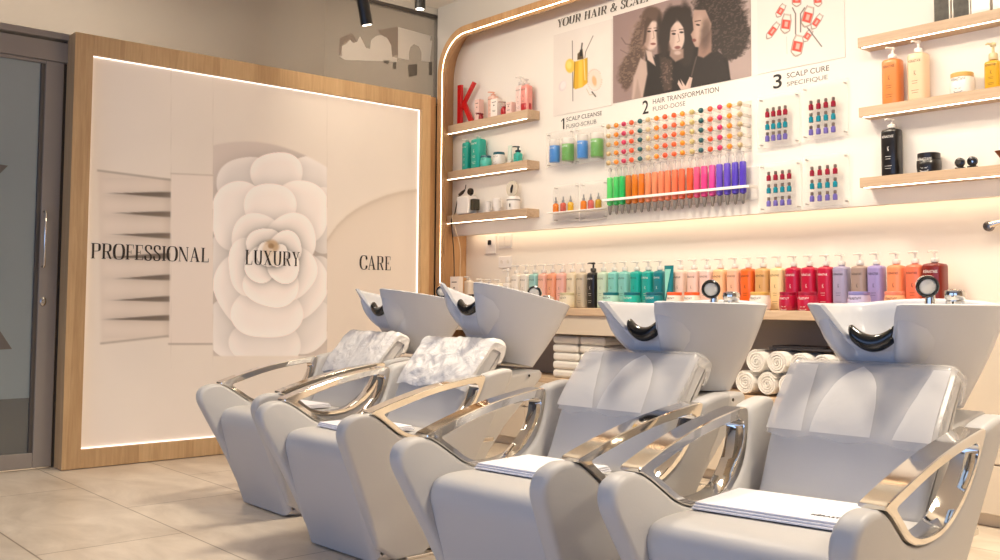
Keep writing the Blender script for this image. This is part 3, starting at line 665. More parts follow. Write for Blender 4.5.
def cover(c,amp,cell,m,seed,label,folds=True):
    path=np.array([(.466,.635),(.471,.652),(.511,.709),(.576,.778),(.618,.824),(.632,.835),(.648,.838),(.694,.822),(.711,.808),(.711,.79),(.694,.755),(.678,.735)])
    front=path.copy(); nu=56; nv=72
    S=resample(chaikin(front,2,False),nu,False); nz=vnoise(nu,nv,cell,seed,3)-.5; 
    nz=np.abs(nz)*2-.25 if amp>.004 else nz*1.4
    T=np.gradient(S,axis=0); T/=np.linalg.norm(T,axis=1,keepdims=True); N=np.stack([-T[:,1],T[:,0]],1)
    vs=[]
    for i in range(nu):
        for j in range(nv):
            v=j/(nv-1)*2-1; y=v*.234; 
            edge=max(0,abs(v)-.94)/.06; off=.004+amp*max(0,nz[i,j]+.3)*(1-edge)-edge*.012
            wav=.006*math.sin(v*9+seed)*(1-i/12) if i<12 else 0
            x=S[i,0]+N[i,0]*off; z=S[i,1]+N[i,1]*off+wav
            vs.append((x,y*(1 if edge<1 else 1),z))
    fs=[(i*nv+j,i*nv+j+1,(i+1)*nv+j+1,(i+1)*nv+j) for i in range(nu-1) for j in range(nv-1)]
    mb=MB().add(vs,fs)
    # side flaps hanging over the head cushion's ends
    for s in (1,-1):
        k0=0 if s<0 else nv-1; B=[vs[i*nv+k0] for i in range(nu)]; cen=(.60,.73); fl=[];L=6
        for a in range(L):
            t=a/(L-1)*.30
            for i in range(nu):
                x,y,z=B[i]; fl.append((x+(cen[0]-x)*t,s*(.234+.001*math.sin(i*.9+a)),z+(cen[1]-z)*t))
        mb.add(fl,[(a*nu+i,a*nu+i+1,(a+1)*nu+i+1,(a+1)*nu+i) for a in range(L-1) for i in range(nu-1)])
    o=mb.build('plastic_cover',m,ang=180); x,y,th=CH[c]; o.location=(x,y,0); o.rotation_euler=(0,0,th)
    if folds:
        # a second, looser layer of the sheet: long triangular pleats
        P=MB()
        for (a0,a1,b0,b1) in folds:
            pts=[];arch=a0<0<a1
            for i in range(14):
                t=i/13; k=int(2+t*(nu*.52)); x_,z_=S[k]+N[k]*.009; w_=math.sqrt(max(0,1-t*t)) if arch else 1-t; mid=(b0+b1)/2; l_=(a0-mid)*w_+mid if arch else a0+(b0-a0)*t; r__=(a1-mid)*w_+mid if arch else a1+(b1-a1)*t
                pts.append(((x_,l_*.234,z_),(x_,r__*.234,z_)))
            vv=[p for q in pts for p in q]; P.add(vv,[(2*i,2*i+1,2*i+3,2*i+2) for i in range(13)])
        f=P.build('pleat',COVP,o,ang=180)
    return tag(o,label,'plastic cover','plastic covers over the head cushions')
cover('A',.011,11,COVW,3,'crinkled white plastic sheet over the head cushion of the farthest chair',None)
cover('B',.014,10,COVW,8,'shiny crinkled white plastic sheet over the head cushion below the highest tipped basin',None)
cover('C',.004,16,COVC,5,'clear plastic sheet over the head cushion in front of the folded towel stacks',[(-.55,.22,-.2,-.1),(.30,.97,.62,.97)])
cover('D',.004,16,COVC,11,'clear plastic sheet over the head cushion of the nearest chair',[(-.30,.42,0,.06),(.52,.97,.60,.97),(-.97,-.55,-.97,-.78)])
# ------------------------------------------------------------------ folded towels on the seats
def seat_towel(c,cx,cy,lx,ly,rot,label,zs=.479,text=False):
    x,y,th=CH[c]; e=empty('folded_towel',(0,0,0)); 
    for k in range(3):
        n=10; vs=[]; h=.006
        mb=MB(); sx=lx/2-.004*k; sy=ly/2-.003*k
        mb.box(-sx,sx,-sy,sy,k*.0062,k*.0062+.0058); o=mb.build('towel_layer',TOWEL2,e,bevel=.0026,seg=3)
    R=Matrix.Translation((x,y,0))@Matrix.Rotation(th,4,'Z')@Matrix.Translation((cx,cy,zs+.001))@Matrix.Rotation(math.radians(rot),4,'Z')
    e.matrix_world=R
    if text:
        cu=bpy.data.curves.new('t','FONT'); cu.body='KÉRASTASE'; cu.size=.02; cu.extrude=.0004; to=bpy.data.objects.new('t',cu); C.objects.link(to); bpy.context.view_layer.update()
        me=bpy.data.meshes.new_from_object(to); bpy.data.objects.remove(to); o=bpy.data.objects.new('embroidery',me); C.objects.link(o); me.materials.append(INK)
        o.parent=e; o.matrix_local=Matrix.Translation((-lx/2+.05,-ly/2+.13,.0188))@Matrix.Rotation(math.radians(-90),4,'Z')
    return tag(e,label,'towel','folded towels on the chair seats')
seat_towel('A',.20,.02,.22,.30,4,'folded white towel lying on the seat of the farthest chair')
seat_towel('B',.16,.03,.26,.34,-4,'folded white towel on the seat of the second chair from the wall panel')
seat_towel('C',.215,.06,.26,.34,3,'folded white towel on the seat of the chair before the folded towel stacks')
seat_towel('D',.235,.03,.27,.42,5,'folded white towel with dark embroidery on the seat of the nearest chair',text=True)
# ------------------------------------------------------------------ ceiling spotlights
def spotlight(u,v,Y,tilt,label,L=.26):
    p=on(u,v,1,Y); t=empty('spotlight',(p[0],p[1],p[2]),0,label,'spotlight','black ceiling spotlights')
    R=Matrix.Rotation(math.radians(tilt),4,'Y')
    b=MB().lathe([(.030,.0),(.036,.0),(.037,.01),(.037,L-.01),(.034,L)],24); b.xf(R); b.build('lamp_body',mat('black_metal',(26,24,23),.35),t)
    e=MB().lathe([(.028,-.0008),(.001,-.001)],24); e.xf(R); e.build('lamp_lens',emis('spot_lens',(255,240,220),9),t)
    top=R@Vector((0,0,L)); s=MB().tube([tuple(top),(top.x,0,top.z+.04),(top.x,0,ZC-p[2]-.012)],.008,8); s.build('stem',MATS['black_metal'],t)
    MB().lathe([(.05,ZC-p[2]-.022),(.05,ZC-p[2]-.001)],24,(top.x,0,0)).build('ceiling_mount',MATS['black_metal'],t)
    return t
spotlight(367,25,4.9,-13,'black cylinder spotlight, the tilted lower-hanging one of the two')
spotlight(420,9,5.3,0,'short black cylinder spotlight hanging upright near the corner',.2)
# ------------------------------------------------------------------ shelves
SX0=4.68
def shelf(y0,y1,z0,z1,label):
    t=empty('wall_shelf',(XP-.001,(y0+y1)/2,z0),0,label,'shelf','oak wall shelves'); bpy.context.view_layer.update()
    reparent(MB().box(SX0,XP-.001,y0,y1,z0,z1).build('board',OAKY,bevel=.002),t)
    reparent(MB().box(SX0+.008,SX0+.013,y0+.02,y1-.02,z0-.003,z0-.0003).build('light_strip',emis('shelf_led',(255,234,204),12),smooth=False),t); return z1
ZL=[shelf(5.075,6.03,2.306,2.370,'left oak shelf, top of three, with the red letter on it'),shelf(5.075,6.03,1.948,2.008,'left oak shelf, middle of three, with teal bottles'),shelf(5.075,6.03,1.606,1.664,'left oak shelf, lowest of three, with white devices')]
ZR=[shelf(1.2,2.562,2.324,2.377,'right oak shelf, top of three, with framed cards'),shelf(1.2,2.562,1.962,2.012,'right oak shelf, middle of three, with amber bottle'),shelf(1.2,2.562,1.598,1.649,'right oak shelf, lowest of three, with black bottle')]
# ------------------------------------------------------------------ bottles, jars, tubes
def cmat(c,rough=.28,al=1): return mat('plastic_%d_%d_%d'%tuple(c)+('_clear' if al<1 else ''),c,rough,coat=.3,alpha=al)
INKW=mat('white_print',(236,230,224),.5)
BRAND=None
def brand_mesh():
    global BRAND
    if BRAND: return BRAND
    cu=bpy.data.curves.new('t','FONT'); cu.body='KÉRASTASE'; cu.size=1; cu.align_x='CENTER'; to=bpy.data.objects.new('t',cu); C.objects.link(to); bpy.context.view_layer.update()
    BRAND=bpy.data.meshes.new_from_object(to); bpy.data.objects.remove(to); w=max(v.co.x for v in BRAND.vertices)*2
    for v in BRAND.vertices: v.co=Vector((v.co.x/w,v.co.y/w,0))
    return BRAND
def label_part(parent,r,z0,h,m,k=True,rot=0,flat_=0):
    """printed name, initial and lines of small type wrapped flat on the front of a container facing the room"""
    mb=MB(); bmz=brand_mesh(); w=r*(1.3 if flat_ else 1.25)
    def put(me_v,polys,sx,sz,oz):
        vs=[]
        for v in me_v: 
            y=-v[0]*sx; vs.append((-r*flat_ if flat_ else -math.sqrt(max(0,(r*1.012)**2-y*y)) ,y,oz+v[1]*sz))
        mb.add(vs,polys)
    put([v.co for v in bmz.vertices],[tuple(p.vertices) for p in bmz.polygons],w,w*1.5,z0+h*.80)
    if k:
        g,_=roman('K') if False else (KG,0)
        for P in g: put([((x-.3)*.55,y*.55) for x,y in P],[tuple(range(len(P)))],w*.5,w*.7,z0+h*.52)
    for j,(ww,zz) in enumerate(((.5,.40),(.42,.35),(.62,.20),(.5,.15))):
        put([(-ww/2,0),(ww/2,0),(ww/2,.03),(-ww/2,.03)],[(0,1,2,3)],w,w,z0+h*zz)
    return mb.build('label_print',m,parent,smooth=False)
KG=[R_(.1,.2,0,1),[(.2,.42),(.26,.52),(.6,1),(.48,1)],[(.24,.5),(.32,.58),(.66,0),(.52,0)]]
BOT={}
def pump_bottle(x,y,z,col,label,group,H=.215,r=.044,pump=(238,232,226),pal=.75,tot=.31,ink=None,rz=0,lab=True,pw=3.6,al=1,cat='bottle',name='pump_bottle'):
    key=(tuple(col),H,r,tuple(pump),pal,tot,pw,al)
    if key in BOT: t=copy_tree(BOT[key])
    else:
        t=empty(name,(0,0,0)); BOT[key]=t
        MB().lathe([(r*.90,0),(r*.98,.003),(r,.010),(r,H-.020),(r*.985,H-.011),(r*.90,H-.004),(r*.62,H),(.014,H+.003),(.014,H+.014)],32,pw=pw,sx=.92).build('bottle_body',cmat(col,al=al),t,ang=50)
        pm=cmat(pump,.3,pal); h=tot-H
        p=MB().lathe([(.019,H+.006),(.020,H+.010),(.020,H+h*.36),(.017,H+h*.42)],18); p.lathe([(.007,H+h*.42),(.006,H+h*.78),(.013,H+h*.80),(.014,H+h*.93),(.010,H+h*.98),(.001,H+h)],16)
        p.tube([(0,0,H+h*.9),(-.030,.012,H+h*.9),(-.040,.016,H+h*.84)],[.006,.005,.004],8); p.build('pump',pm,t)
        if lab: label_part(t,r*1.0,0,H,ink or INK,flat_=.932)
    t.location=(x,y,z); t.rotation_euler=(0,0,rz); return tag(t,label,cat,group)
def jar(x,y,z,col,lid,label,group,r=.045,h=.075,lh=.018,ink=None,cat='jar',taper=.9,lab=True):
    key=('j',tuple(col),tuple(lid),r,h,lh,taper)
    if key in BOT: t=copy_tree(BOT[key])
    else:
        t=empty('cream_jar',(0,0,0)); BOT[key]=t
        MB().lathe([(r*.84,0),(r*.95,.004),(r,h*.3),(r*.99,h*.6),(r*taper,h-lh-.001)],26,pw=2.3).build('jar_body',cmat(col),t,ang=50)
        MB().lathe([(r*taper*1.03,h-lh),(r*taper*1.04,h-.003),(r*taper*.98,h),(.001,h)],26,pw=2.2).build('lid',cmat(lid),t,ang=40)
        if lab: label_part(t,r*1.0,-.01,h*.85,ink or INK,k=False)
    t.location=(x,y,z); return tag(t,label,cat,group)
def on_y(u,X): return on(u,285,0,X)[1]
PX=4.83; JX=4.70; G='pump bottles on the oak worktop'; GJ='cream jars on the oak worktop'
row=[(517,(236,228,216),'ivory'),(526,(232,224,212),'cream'),(535,(150,196,190),'pale aqua'),(544,(232,178,158),'peach pink'),(553,(232,160,126),'salmon orange'),(562.5,(230,176,164),'rose pink'),(572.7,(222,206,178),'sand'),(582.7,(196,182,160),'greige'),(593.4,(30,26,24),'black'),
(603.7,(190,210,188),'pale sage'),(614.6,(126,196,186),'light aqua'),(625,(132,196,186),'aqua'),(637,(20,164,150),'bright teal'),(648.5,(18,158,148),'teal'),
(680.8,(232,206,190),'blush'),(694.4,(230,198,184),'pinkish beige'),(707.5,(228,196,186),'dusty pink'),(720.8,(236,186,140),'apricot'),(735,(232,178,148),'peach'),(748.8,(226,104,40),'orange'),(763.5,(206,160,104),'amber gold'),(778.6,(230,200,150),'honey cream'),
(794,(178,22,58),'crimson'),(810,(184,20,56),'crimson'),(826.5,(182,26,58),'crimson'),(842,(158,150,178),'bluish lavender'),(860.5,(160,138,128),'taupe'),(877,(152,138,188),'lavender'),(896.7,(234,140,96),'coral orange'),(915.6,(226,116,84),'red orange'),(935.3,(118,34,24),'brownish burgundy')]
special={'810':'middle one of the three crimson pump bottles','794':'left one of the three crimson pump bottles','826.5':'right one of the three crimson pump bottles'}
for i,(u,c,nm) in enumerate(row):
    y=on_y(u,PX); dark=sum(c)<330; big=nm=='brownish burgundy'
    lb=special.get(str(u)) or '%s pump bottle standing in the long row on the oak worktop'%nm
    if nm=='brownish burgundy': lb='large brownish burgundy pump bottle closing the right end of the bottle row'
    if nm=='black': lb='black pump bottle with white print in the bottle row on the oak worktop'
    gap=abs(on_y(u,PX)-on_y(u+14 if u>700 else u+10,PX))
    pump_bottle(PX,y,CT,c,lb,G,H=.238 if not big else .242,r=.039 if u<700 else (.042 if not big else .054),pump=(236,230,224) if nm!='black' else (40,36,34),pal=.7 if nm!='black' else 1,tot=.308,ink=INKW if dark else INK)
jars=[(567,(226,214,190),(196,184,150),'cream jar with pale olive lid before the greige bottles',.056),(611,(178,222,206),(24,110,120),'mint jar with dark teal lid',.06),(632,(40,176,160),(16,104,116),'turquoise jar with dark teal lid, middle of the three teal-lidded jars',.06),(654,(14,130,138),(12,92,110),'deep teal jar with dark lid beside the teal tube',.06),
(674.5,(238,226,214),(232,96,46),'white jar with orange lid, left one of two',.053),(692,(240,228,218),(232,96,46),'white jar with orange lid, right one of two',.053),(732,(228,104,44),(206,112,96),'orange jar with dull pink lid',.058),(760,(240,232,222),(212,170,92),'white jar with gold lid before the amber bottle',.062),
(788,(176,20,56),(150,16,50),'crimson jar, left one of the pair before the crimson bottles',.052),(807.5,(182,24,58),(156,18,52),'crimson jar, right one of the pair before the crimson bottles',.058),(859,(188,180,214),(132,128,186),'lavender jar with violet lid',.062),(894.5,(240,170,126),(226,130,104),'peach jar with coral lid',.055)]
for u,c,l,lb,r in jars: jar(JX,on_y(u,JX),CT,c,l,lb,GJ,r=r*.90,h=.102,ink=INKW if sum(c)<400 else INK)
def tube(x,y,z,col,label,group,h=.20,w=.05,cap=(20,90,100),rz=0,cat='tube'):
    t=empty('squeeze_tube',(x,y,z),rz,label,cat,group)
    n=20;vs=[];rings=[(0,.9,1),(.015,.95,1)];L=8;mb=MB();vs=[]
    for k in range(L+1):
        s=k/L; zz=.026+s*(h-.026); a=w*.46*(1+.12*s); b=w*.40*(1-s)**.7+.0015
        for j in range(n): q=2*math.pi*j/n; vs.append((b*math.cos(q),a*math.sin(q),zz))
    mb.add(vs,[(k*n+j,k*n+(j+1)%n,(k+1)*n+(j+1)%n,(k+1)*n+j) for k in range(L) for j in range(n)]+[tuple(range(n))[::-1],tuple(L*n+j for j in range(n))]); mb.build('tube_body',cmat(col),t,ang=60)
    MB().lathe([(w*.36,0),(w*.38,.002),(w*.40,.0255)],20).build('cap',cmat(cap),t); return t
TT=tube(JX+.065,on_y(669,JX+.065),CT,(14,116,124),'teal squeeze tube with mint triangle standing upside down beside the blush bottle','tubes',h=.268,w=.07,cap=(12,90,100))
MB().add([(-.0085,-.022,.245),(-.0085,.024,.245),(-.0345,.004,.05)],[(0,1,2)]).build('label_print',cmat((140,206,190)),TT,smooth=False)
pump_bottle(PX,on_y(660,PX),CT,(12,120,130),'dark teal bottle half hidden behind the teal squeeze tube',G,H=.238,r=.036,tot=.308,ink=INKW)
# left end of the worktop: carton, sprays and pale bottles
def carton(x,y,z,w,d,h,col,label,group='cartons',rz=0,ink=True):
    t=empty('product_carton',(x,y,z),rz,label,'box',group); MB().box(-d/2,d/2,-w/2,w/2,0,h).build('box_body',cmat(col,.5),t,bevel=.0015)
    if ink:
        m=MB()
        for j,(ww,zz,hh) in enumerate(((.6,.80,.03),(.16,.60,.10),(.5,.34,.02),(.4,.28,.02))): m.box(-d/2-.0006,-d/2-.0001,-w*ww/2,w*ww/2,h*zz,h*zz+min(h*hh,.01))
        m.build('label_print',INK,t,smooth=False)
    return t
carton(4.655,on_y(456.5,4.655),CT,.10,.045,.225,(238,224,212),'whitish pink carton at the left end of the worktop under the cables')
for u,c,h,lb in ((469,(236,226,214),.20,'slim ivory bottle beside the whitish pink carton'),(481,(238,228,214),.18,'pale cream bottle with tiny print at the left end of the bottle row'),(490,(238,230,220),.175,'plain whitish bottle behind the tipped basin'),(499,(232,222,206),.175,'ivory bottle with dark initial behind the tipped basin'),(508,(236,230,222),.175,'white bottle with green dot of print')):
    pump_bottle(PX,on_y(u,PX),CT,c,lb,G,H=h,r=.034,tot=h+.03 if u<500 else .285,lab=u>478)
for u,c,lb in ((466,(206,150,84),'small amber dropper bottle, leftmost of three on the worktop'),(473,(222,168,104),'small amber dropper bottle, middle of three on the worktop'),(479,(196,140,70),'small amber dropper bottle, rightmost of three on the worktop')):
    pump_bottle(4.68,on_y(u,4.68),CT,c,lb,'amber bottles at the left end of the worktop',H=.055,r=.018,pump=(60,50,44),pal=1,tot=.09,lab=False)
# ------------------------------------------------------------------ left shelves
LXs=4.735
K=MB(); ky0=on(458.5,100,0,LXs)[1]; kz=ZL[0]
zz=lambda u,v: (on(u,v,0,LXs)[1],on(u,v,0,LXs)[2])
def slab(mb,P,x0,x1):
    n=len(P); mb.add([(x0,a,b) for a,b in P]+[(x1,a,b) for a,b in P],[tuple(range(n)),tuple(range(2*n-1,n-1,-1))]+[(i,(i+1)%n,n+(i+1)%n,n+i) for i in range(n)])
k0,k1=zz(458.6,85)[0],zz(462.2,85)[0]; kt=zz(460,85.3)[1]; ra=zz(473.4,81.5); rb=zz(475.6,83); jn=zz(462.2,107)
slab(K,[(k0,kz+.001),(k1,kz+.001),(k1,kt),(k0,kt)],LXs-.012,LXs+.012)
slab(K,[(k1+.004,jn[1]-.035),(k1+.004,jn[1]+.01),ra,rb],LXs-.011,LXs+.011)
e0,e1=zz(470.0,123)[0],zz(474.0,123)[0]
slab(K,[(k1-.012,jn[1]+.008),(k1-.042,jn[1]+.016+.02),(e1,kz+.001),(e0,kz+.001)],LXs-.0105,LXs+.0105)
ko=K.build('letter_ornament',mat('red_lacquer',(196,14,22),.3,coat=.4),bevel=.0015); tag(ko,'large red letter K standing on the top left shelf','ornament')
GS='products on the top left shelf'
def PY(u,v=120,X=LXs): return on(u,v,0,X)[1]
carton(LXs,PY(479),ZL[0],.055,.045,.165,(234,196,186),'pale pink carton right beside the red letter',GS)
pump_bottle(LXs+.02,PY(491),ZL[0],(232,188,172),'rosy bottle with peach cap behind the white carton on the top left shelf',GS,H=.175,r=.036,pump=(230,170,146),pal=1,tot=.205)
pump_bottle(LXs-.025,PY(483.5),ZL[0],(150,20,34),'tiny dark red bottle in front of the pale pink carton',GS,H=.035,r=.017,pump=(120,14,28),pal=1,tot=.05,lab=False)
carton(LXs-.01,PY(497.3),ZL[0],.075,.05,.135,(240,230,222),'white carton in the middle of the top left shelf',GS)
pump_bottle(LXs-.01,PY(504.8),ZL[0],(176,16,32),'small dark red dropper bottle between two cartons on the top left shelf',GS,H=.06,r=.021,pump=(190,160,150),pal=1,tot=.105,lab=False)
carton(LXs-.01,PY(512),ZL[0],.062,.05,.085,(236,202,192),'low pink carton on the top left shelf',GS)
pump_bottle(LXs+.02,PY(519),ZL[0],(236,206,198),'tall blush bottle with clear cap on the top left shelf',GS,H=.20,r=.036,pump=(240,232,226),pal=.6,tot=.27)
t=pump_bottle(LXs-.005,PY(527),ZL[0],(232,150,140),'pink bottle with a dark red base at the right end of the top left shelf',GS,H=.185,r=.038,pump=(240,230,224),pal=.6,tot=.235)
MB().lathe([(.0383,.0),(.0386,.002),(.0386,.05),(.038,.052)],26,pw=2.6).build('red_base',cmat((178,16,32)),t)
GM='teal products on the middle left shelf'; Z=ZL[1]
pump_bottle(LXs,PY(467,155),Z,(24,158,142),'slim teal bottle at the left end of the middle left shelf',GM,H=.215,r=.034,pump=(232,226,216),pal=.8,tot=.24,ink=INKW)
pump_bottle(LXs,PY(478.5,155),Z,(26,166,148),'wide teal bottle on the middle left shelf',GM,H=.225,r=.052,pump=(232,226,216),pal=.8,tot=.25,ink=INKW)
jar(LXs-.02,PY(488,160),Z,(90,200,184),(20,92,104),'mint jar with dark lid on the middle left shelf',GM,r=.042,h=.085)
jar(LXs-.01,PY(500,160),Z,(232,230,224),(16,84,100),'white jar with dark teal lid on the middle left shelf',GM,r=.044,h=.095)
tube(LXs,PY(510,155),Z,(206,220,206),'pale green squeeze tube on the middle left shelf',GM,h=.135,w=.042,cap=(230,226,216))
pump_bottle(LXs,PY(518,155),Z,(52,176,160),'small turquoise dropper bottle at the right of the middle left shelf',GM,H=.07,r=.03,pump=(30,60,66),pal=1,tot=.12)
# white hair-care appliance with hose, on the lowest shelf
Z=ZL[2]; ap=empty('steam_appliance',(LXs,PY(466.5,205),Z),0,'white box-shaped hair appliance with black knob and hose on the lowest left shelf','appliance')
MB().box(-.045,.045,-.075,.068,.004,.142).build('housing',PLASTIC_W,ap,bevel=.012,seg=3); MB().box(-.03,.03,-.125,-.079,.03,.115).build('side_tank',mat('smoked_tank',(60,56,44),.25),ap,bevel=.006)
MB().box(-.04,.04,-.12,.05,0,.004).build('feet',BLACK,ap)
k=MB().lathe([(.024,-.012),(.028,-.006),(.028,.010),(.020,.014)],18,(-.005,-.052,.175),'x'); k.tube([(0,-.05,.142),(0,-.052,.16)],.006,8); k.build('knob',BLACK,ap)
hs=MB().tube([(-.02,.0,.19),(-.02,.03,.172),(-.022,.06,.158)],[.007,.014,.012],10); hs.build('nozzle',mat('dark_handle',(52,44,36),.4),ap)
MB().tube([(-.02,-.015,.23),(-.02,-.012,.21),(-.02,-.002,.19)],.0035,8).build('tip',mat('dark_handle',(52,44,36),.4),ap)
hz=[(-.022,.06,.158),(-.022,.085,.12),(-.024,.10,.06),(-.030,.104,.01),(-.064,.104,-.02),(-.064,.10,-.09),(-.05,.09,-.25),(-.045,.085,-.45),(-.045,.09,-.6),(-.02,.09,-.698)]
MB().tube([tuple(p) for p in resample(chaikin(hz,2,False),50,False)],.004,8).build('cable',BLACK,ap)
hz=[(.02,.06,.02),(-.02,.095,.012),(-.066,.095,.004),(-.066,.085,-.05),(-.03,.02,-.25),(-.03,.04,-.45),(-.03,.0,-.6),(-.02,.02,-.697)]
MB().tube([tuple(p) for p in resample(chaikin(hz,2,False),50,False)],.003,8).build('cable',mat('beige_cord',(214,190,160),.5),ap)
GW='white tools on the lowest left shelf'
def cup(u,h,r0,r1,label):
    t=empty('measuring_cup',(LXs,PY(u,205),Z),0,label,'cup',GW); MB().lathe([(r0,0),(r0*1.02,.003),(r1,h),(r1-.003,h),(r0-.003,.006),(.001,.005)],22).build('cup_body',PLASTIC_W,t,ang=40); MB().tube([(0,-r1*.9,h*.85),(0,-r1-.02,h*.75),(0,-r1-.018,h*.3),(0,-r0*.9,h*.2)],.004,8).build('handle',PLASTIC_W,t); return t
cup(488,.085,.02,.026,'narrow white cup on the lowest left shelf beside the appliance'); cup(497.5,.10,.026,.036,'wider white cup leaning on the lowest left shelf').rotation_euler=(math.radians(-8),0,0)
cn=empty('white_canister',(LXs-.005,PY(514,205),Z),0,'white canister with grey print at the right of the lowest left shelf','canister',GW)
MB().lathe([(.048,0),(.05,.004),(.050,.08),(.044,.095),(.04,.10)],26).build('canister_body',PLASTIC_W,cn); MB().lathe([(.0505,.068),(.0508,.070),(.0508,.076),(.0505,.078)],26).build('band',mat('grey_print',(150,146,142),.5),cn)
MB().box(-.0525,-.0505,-.022,-.012,.02,.045).build('label_print',INK,cn)
dr=empty('round_brush_head',(LXs+.01,PY(511,195),Z+.1005),0,'translucent round disc with a black grip standing on the white canister','device',GW)
MB().lathe([(.055,-.008),(.060,-.003),(.060,.003),(.055,.008),(.001,.009)],30,(0,0,.0605),'x').build('disc',cmat((226,216,198),.3,.7),dr); MB().tube([(-.012,-.004,.03),(-.016,-.012,.058),(-.012,-.018,.088)],[.007,.010,.006],10).build('grip',BLACK,dr)
# ------------------------------------------------------------------ right shelves
RXs=4.74; GR='products on the right shelves'
def RY(u,v=90): return on(u,v,0,RXs)[1]
def framed(u0,u1,h,col,label,tex=True):
    y0,y1=RY(u0,15),RY(u1,15); t=empty('card_box',(RXs,(y0+y1)/2,ZR[0]),0,label,'box','boxes on the top right shelf'); w=abs(y0-y1)
    MB().box(-.012,.012,-w/2,w/2,0,h).build('box_body',cmat(col[0],.5),t,bevel=.001); m=MB()
    if tex:
        m.box(-.0132,-.0122,-w*.42,w*.42,h*.05,h*.93); m.build('printed_front',mat('marbled_print',(84,80,72),.5,var=.55,vscale=38),t,smooth=False)
    else:
        for zz_,ww in ((.5,.5),(.42,.4)): m.box(-.0126,-.0121,-w*ww/2,w*ww/2,h*zz_,h*zz_+.006)
        m.build('label_print',INK,t,smooth=False)
framed(934,951.5,.19,((222,212,198),),'marbled dark card box, left one of two on the top right shelf'); framed(953,971.5,.19,((222,212,198),),'marbled dark card box, right one of two on the top right shelf')
framed(972.5,991,.19,((240,232,222),),'plain white box, left one of two on the top right shelf',False); framed(994,1012,.19,((238,230,220),),'plain white box cut by the edge of the view on the top right shelf',False)
pump_bottle(RXs,RY(893),ZR[1],(226,136,72),'orange bottle with white pump on the middle right shelf',GR,H=.232,r=.047,pump=(244,238,230),pal=1,tot=.298)
pump_bottle(RXs,RY(919),ZR[1],(240,204,168),'pale peach bottle with white pump on the middle right shelf',GR,H=.237,r=.047,pump=(244,240,234),pal=1,tot=.305)
jar(RXs,RY(962.5),ZR[1],(240,234,226),(216,174,100),'white jar with gold lid on the middle right shelf',GR,r=.055,h=.102,lh=.022)
pump_bottle(RXs,RY(994),ZR[1],(222,168,36),'golden oil bottle at the edge of the view on the middle right shelf',GR,H=.135,r=.036,pump=(214,196,150),pal=1,tot=.225,al=.92)
pump_bottle(RXs,RY(892,150),ZR[2],(28,24,22),'black bottle with white pump and print on the lowest right shelf',GR,H=.24,r=.046,pump=(240,234,226),pal=1,tot=.295,ink=INKW)
jar(RXs,RY(929,160),ZR[2],(30,26,25),(34,30,28),'black jar with light print on the lowest right shelf',GR,r=.056,h=.096,lh=.032,ink=INKW)
for u,lb in ((961,'small round black clip, left one of two on the lowest right shelf'),(973.5,'small round black clip with silver disc, right one of two on the lowest right shelf')):
    t=empty('round_clip',(RXs-.01,RY(u,165),ZR[2]),0,lb,'clip',GR); MB().box(-.012,.012,-.022,.022,0,.012).build('foot',BLACK,t,bevel=.003)
    MB().lathe([(.016,-.012),(.023,-.008),(.024,.004),(.019,.008)],20,(0,0,.034),'x').build('disc',BLACK,t); MB().lathe([(.013,-.0135),(.001,-.014)],16,(0,.003,.036),'x').build('mirror_face',CHROME if 'silver' in lb else mat('dark_glass',(70,66,62),.2),t)
t=empty('tinted_wedge',(RXs,RY(1002,154),ZR[2]),0,'brown tinted glass at the edge of the view on the lowest right shelf','glass',GR)
MB().lathe([(.02,0),(.02,.003),(.004,.008),(.004,.03),(.032,.07),(.030,.07),(.003,.034)],22).build('glass_body',mat('brown_glass',(110,56,32),.2),t)
# chrome head on the wall at the right edge
t=empty('wall_spray_head',(XW,on(1000,226,0,XW-.06)[1],on(992,226,0,XW-.06)[2]),0,'chrome spray head on the lit wall at the right edge of the view','spray head')
MB().tube([(0,-.03,.02),(-.05,-.02,.022),(-.06,.02,.012),(-.062,.045,.004)],[.012,.012,.014,.018],14).build('arm',CHROME,t); MB().lathe([(.010,-.012),(.024,-.008),(.026,.010),(.018,.016)],20,(-.062,.052,0),'x').build('spray_face',mat('brushed_chrome',(150,140,130),.25,1),t)
MB().lathe([(.028,-.001),(.028,-.008)],20,(0,-.03,.02),'x').build('wall_rose',CHROME,t)
# ------------------------------------------------------------------ sockets
def plate(u0,u1,v0,v1,label,kind):
    a=on(u0,v1,0,XW-.01); b=on(u1,v0,0,XW-.01); w=a[1]-b[1]; h=b[2]-a[2] if b[2]>a[2] else .1
    t=empty('wall_socket' if kind!='switch' else 'light_switch',(XW-.001,(a[1]+b[1])/2,(a[2]+b[2])/2),0,label,'socket' if kind!='switch' else 'switch')
    MB().box(-.010,0,-w/2,w/2,-h/2,h/2).build('cover_plate',PLASTIC_W,t,bevel=.003)
    if kind=='plug': MB().box(-.03,-.0105,-.012,.012,-.004,.034).build('plug',BLACK,t,bevel=.004)
    elif kind=='switch': [MB().box(-.0135,-.0105,-w*.44+i*w*.46,-w*.02+i*w*.46,-h*.38,h*.38).build('rocker',mat('rocker_white',(226,218,208),.4),t,bevel=.001) for i in range(2)]
    else: [MB().lathe([(.016,-.0105),(.017,-.0125),(.013,-.0128),(.012,-.0106)],16,(0,-w*.24+i*w*.48,0),'x').build('socket_ring',mat('rocker_white',(226,218,208),.4),t) for i in range(2)]
plate(485.5,495.5,235,254,'white wall socket with a black plug in it','plug'); plate(498.5,511.5,233.5,248.5,'white double light switch right of the plugged socket','switch'); plate(498.5,511.5,256,268,'low white double socket just above the pale bottles','double')
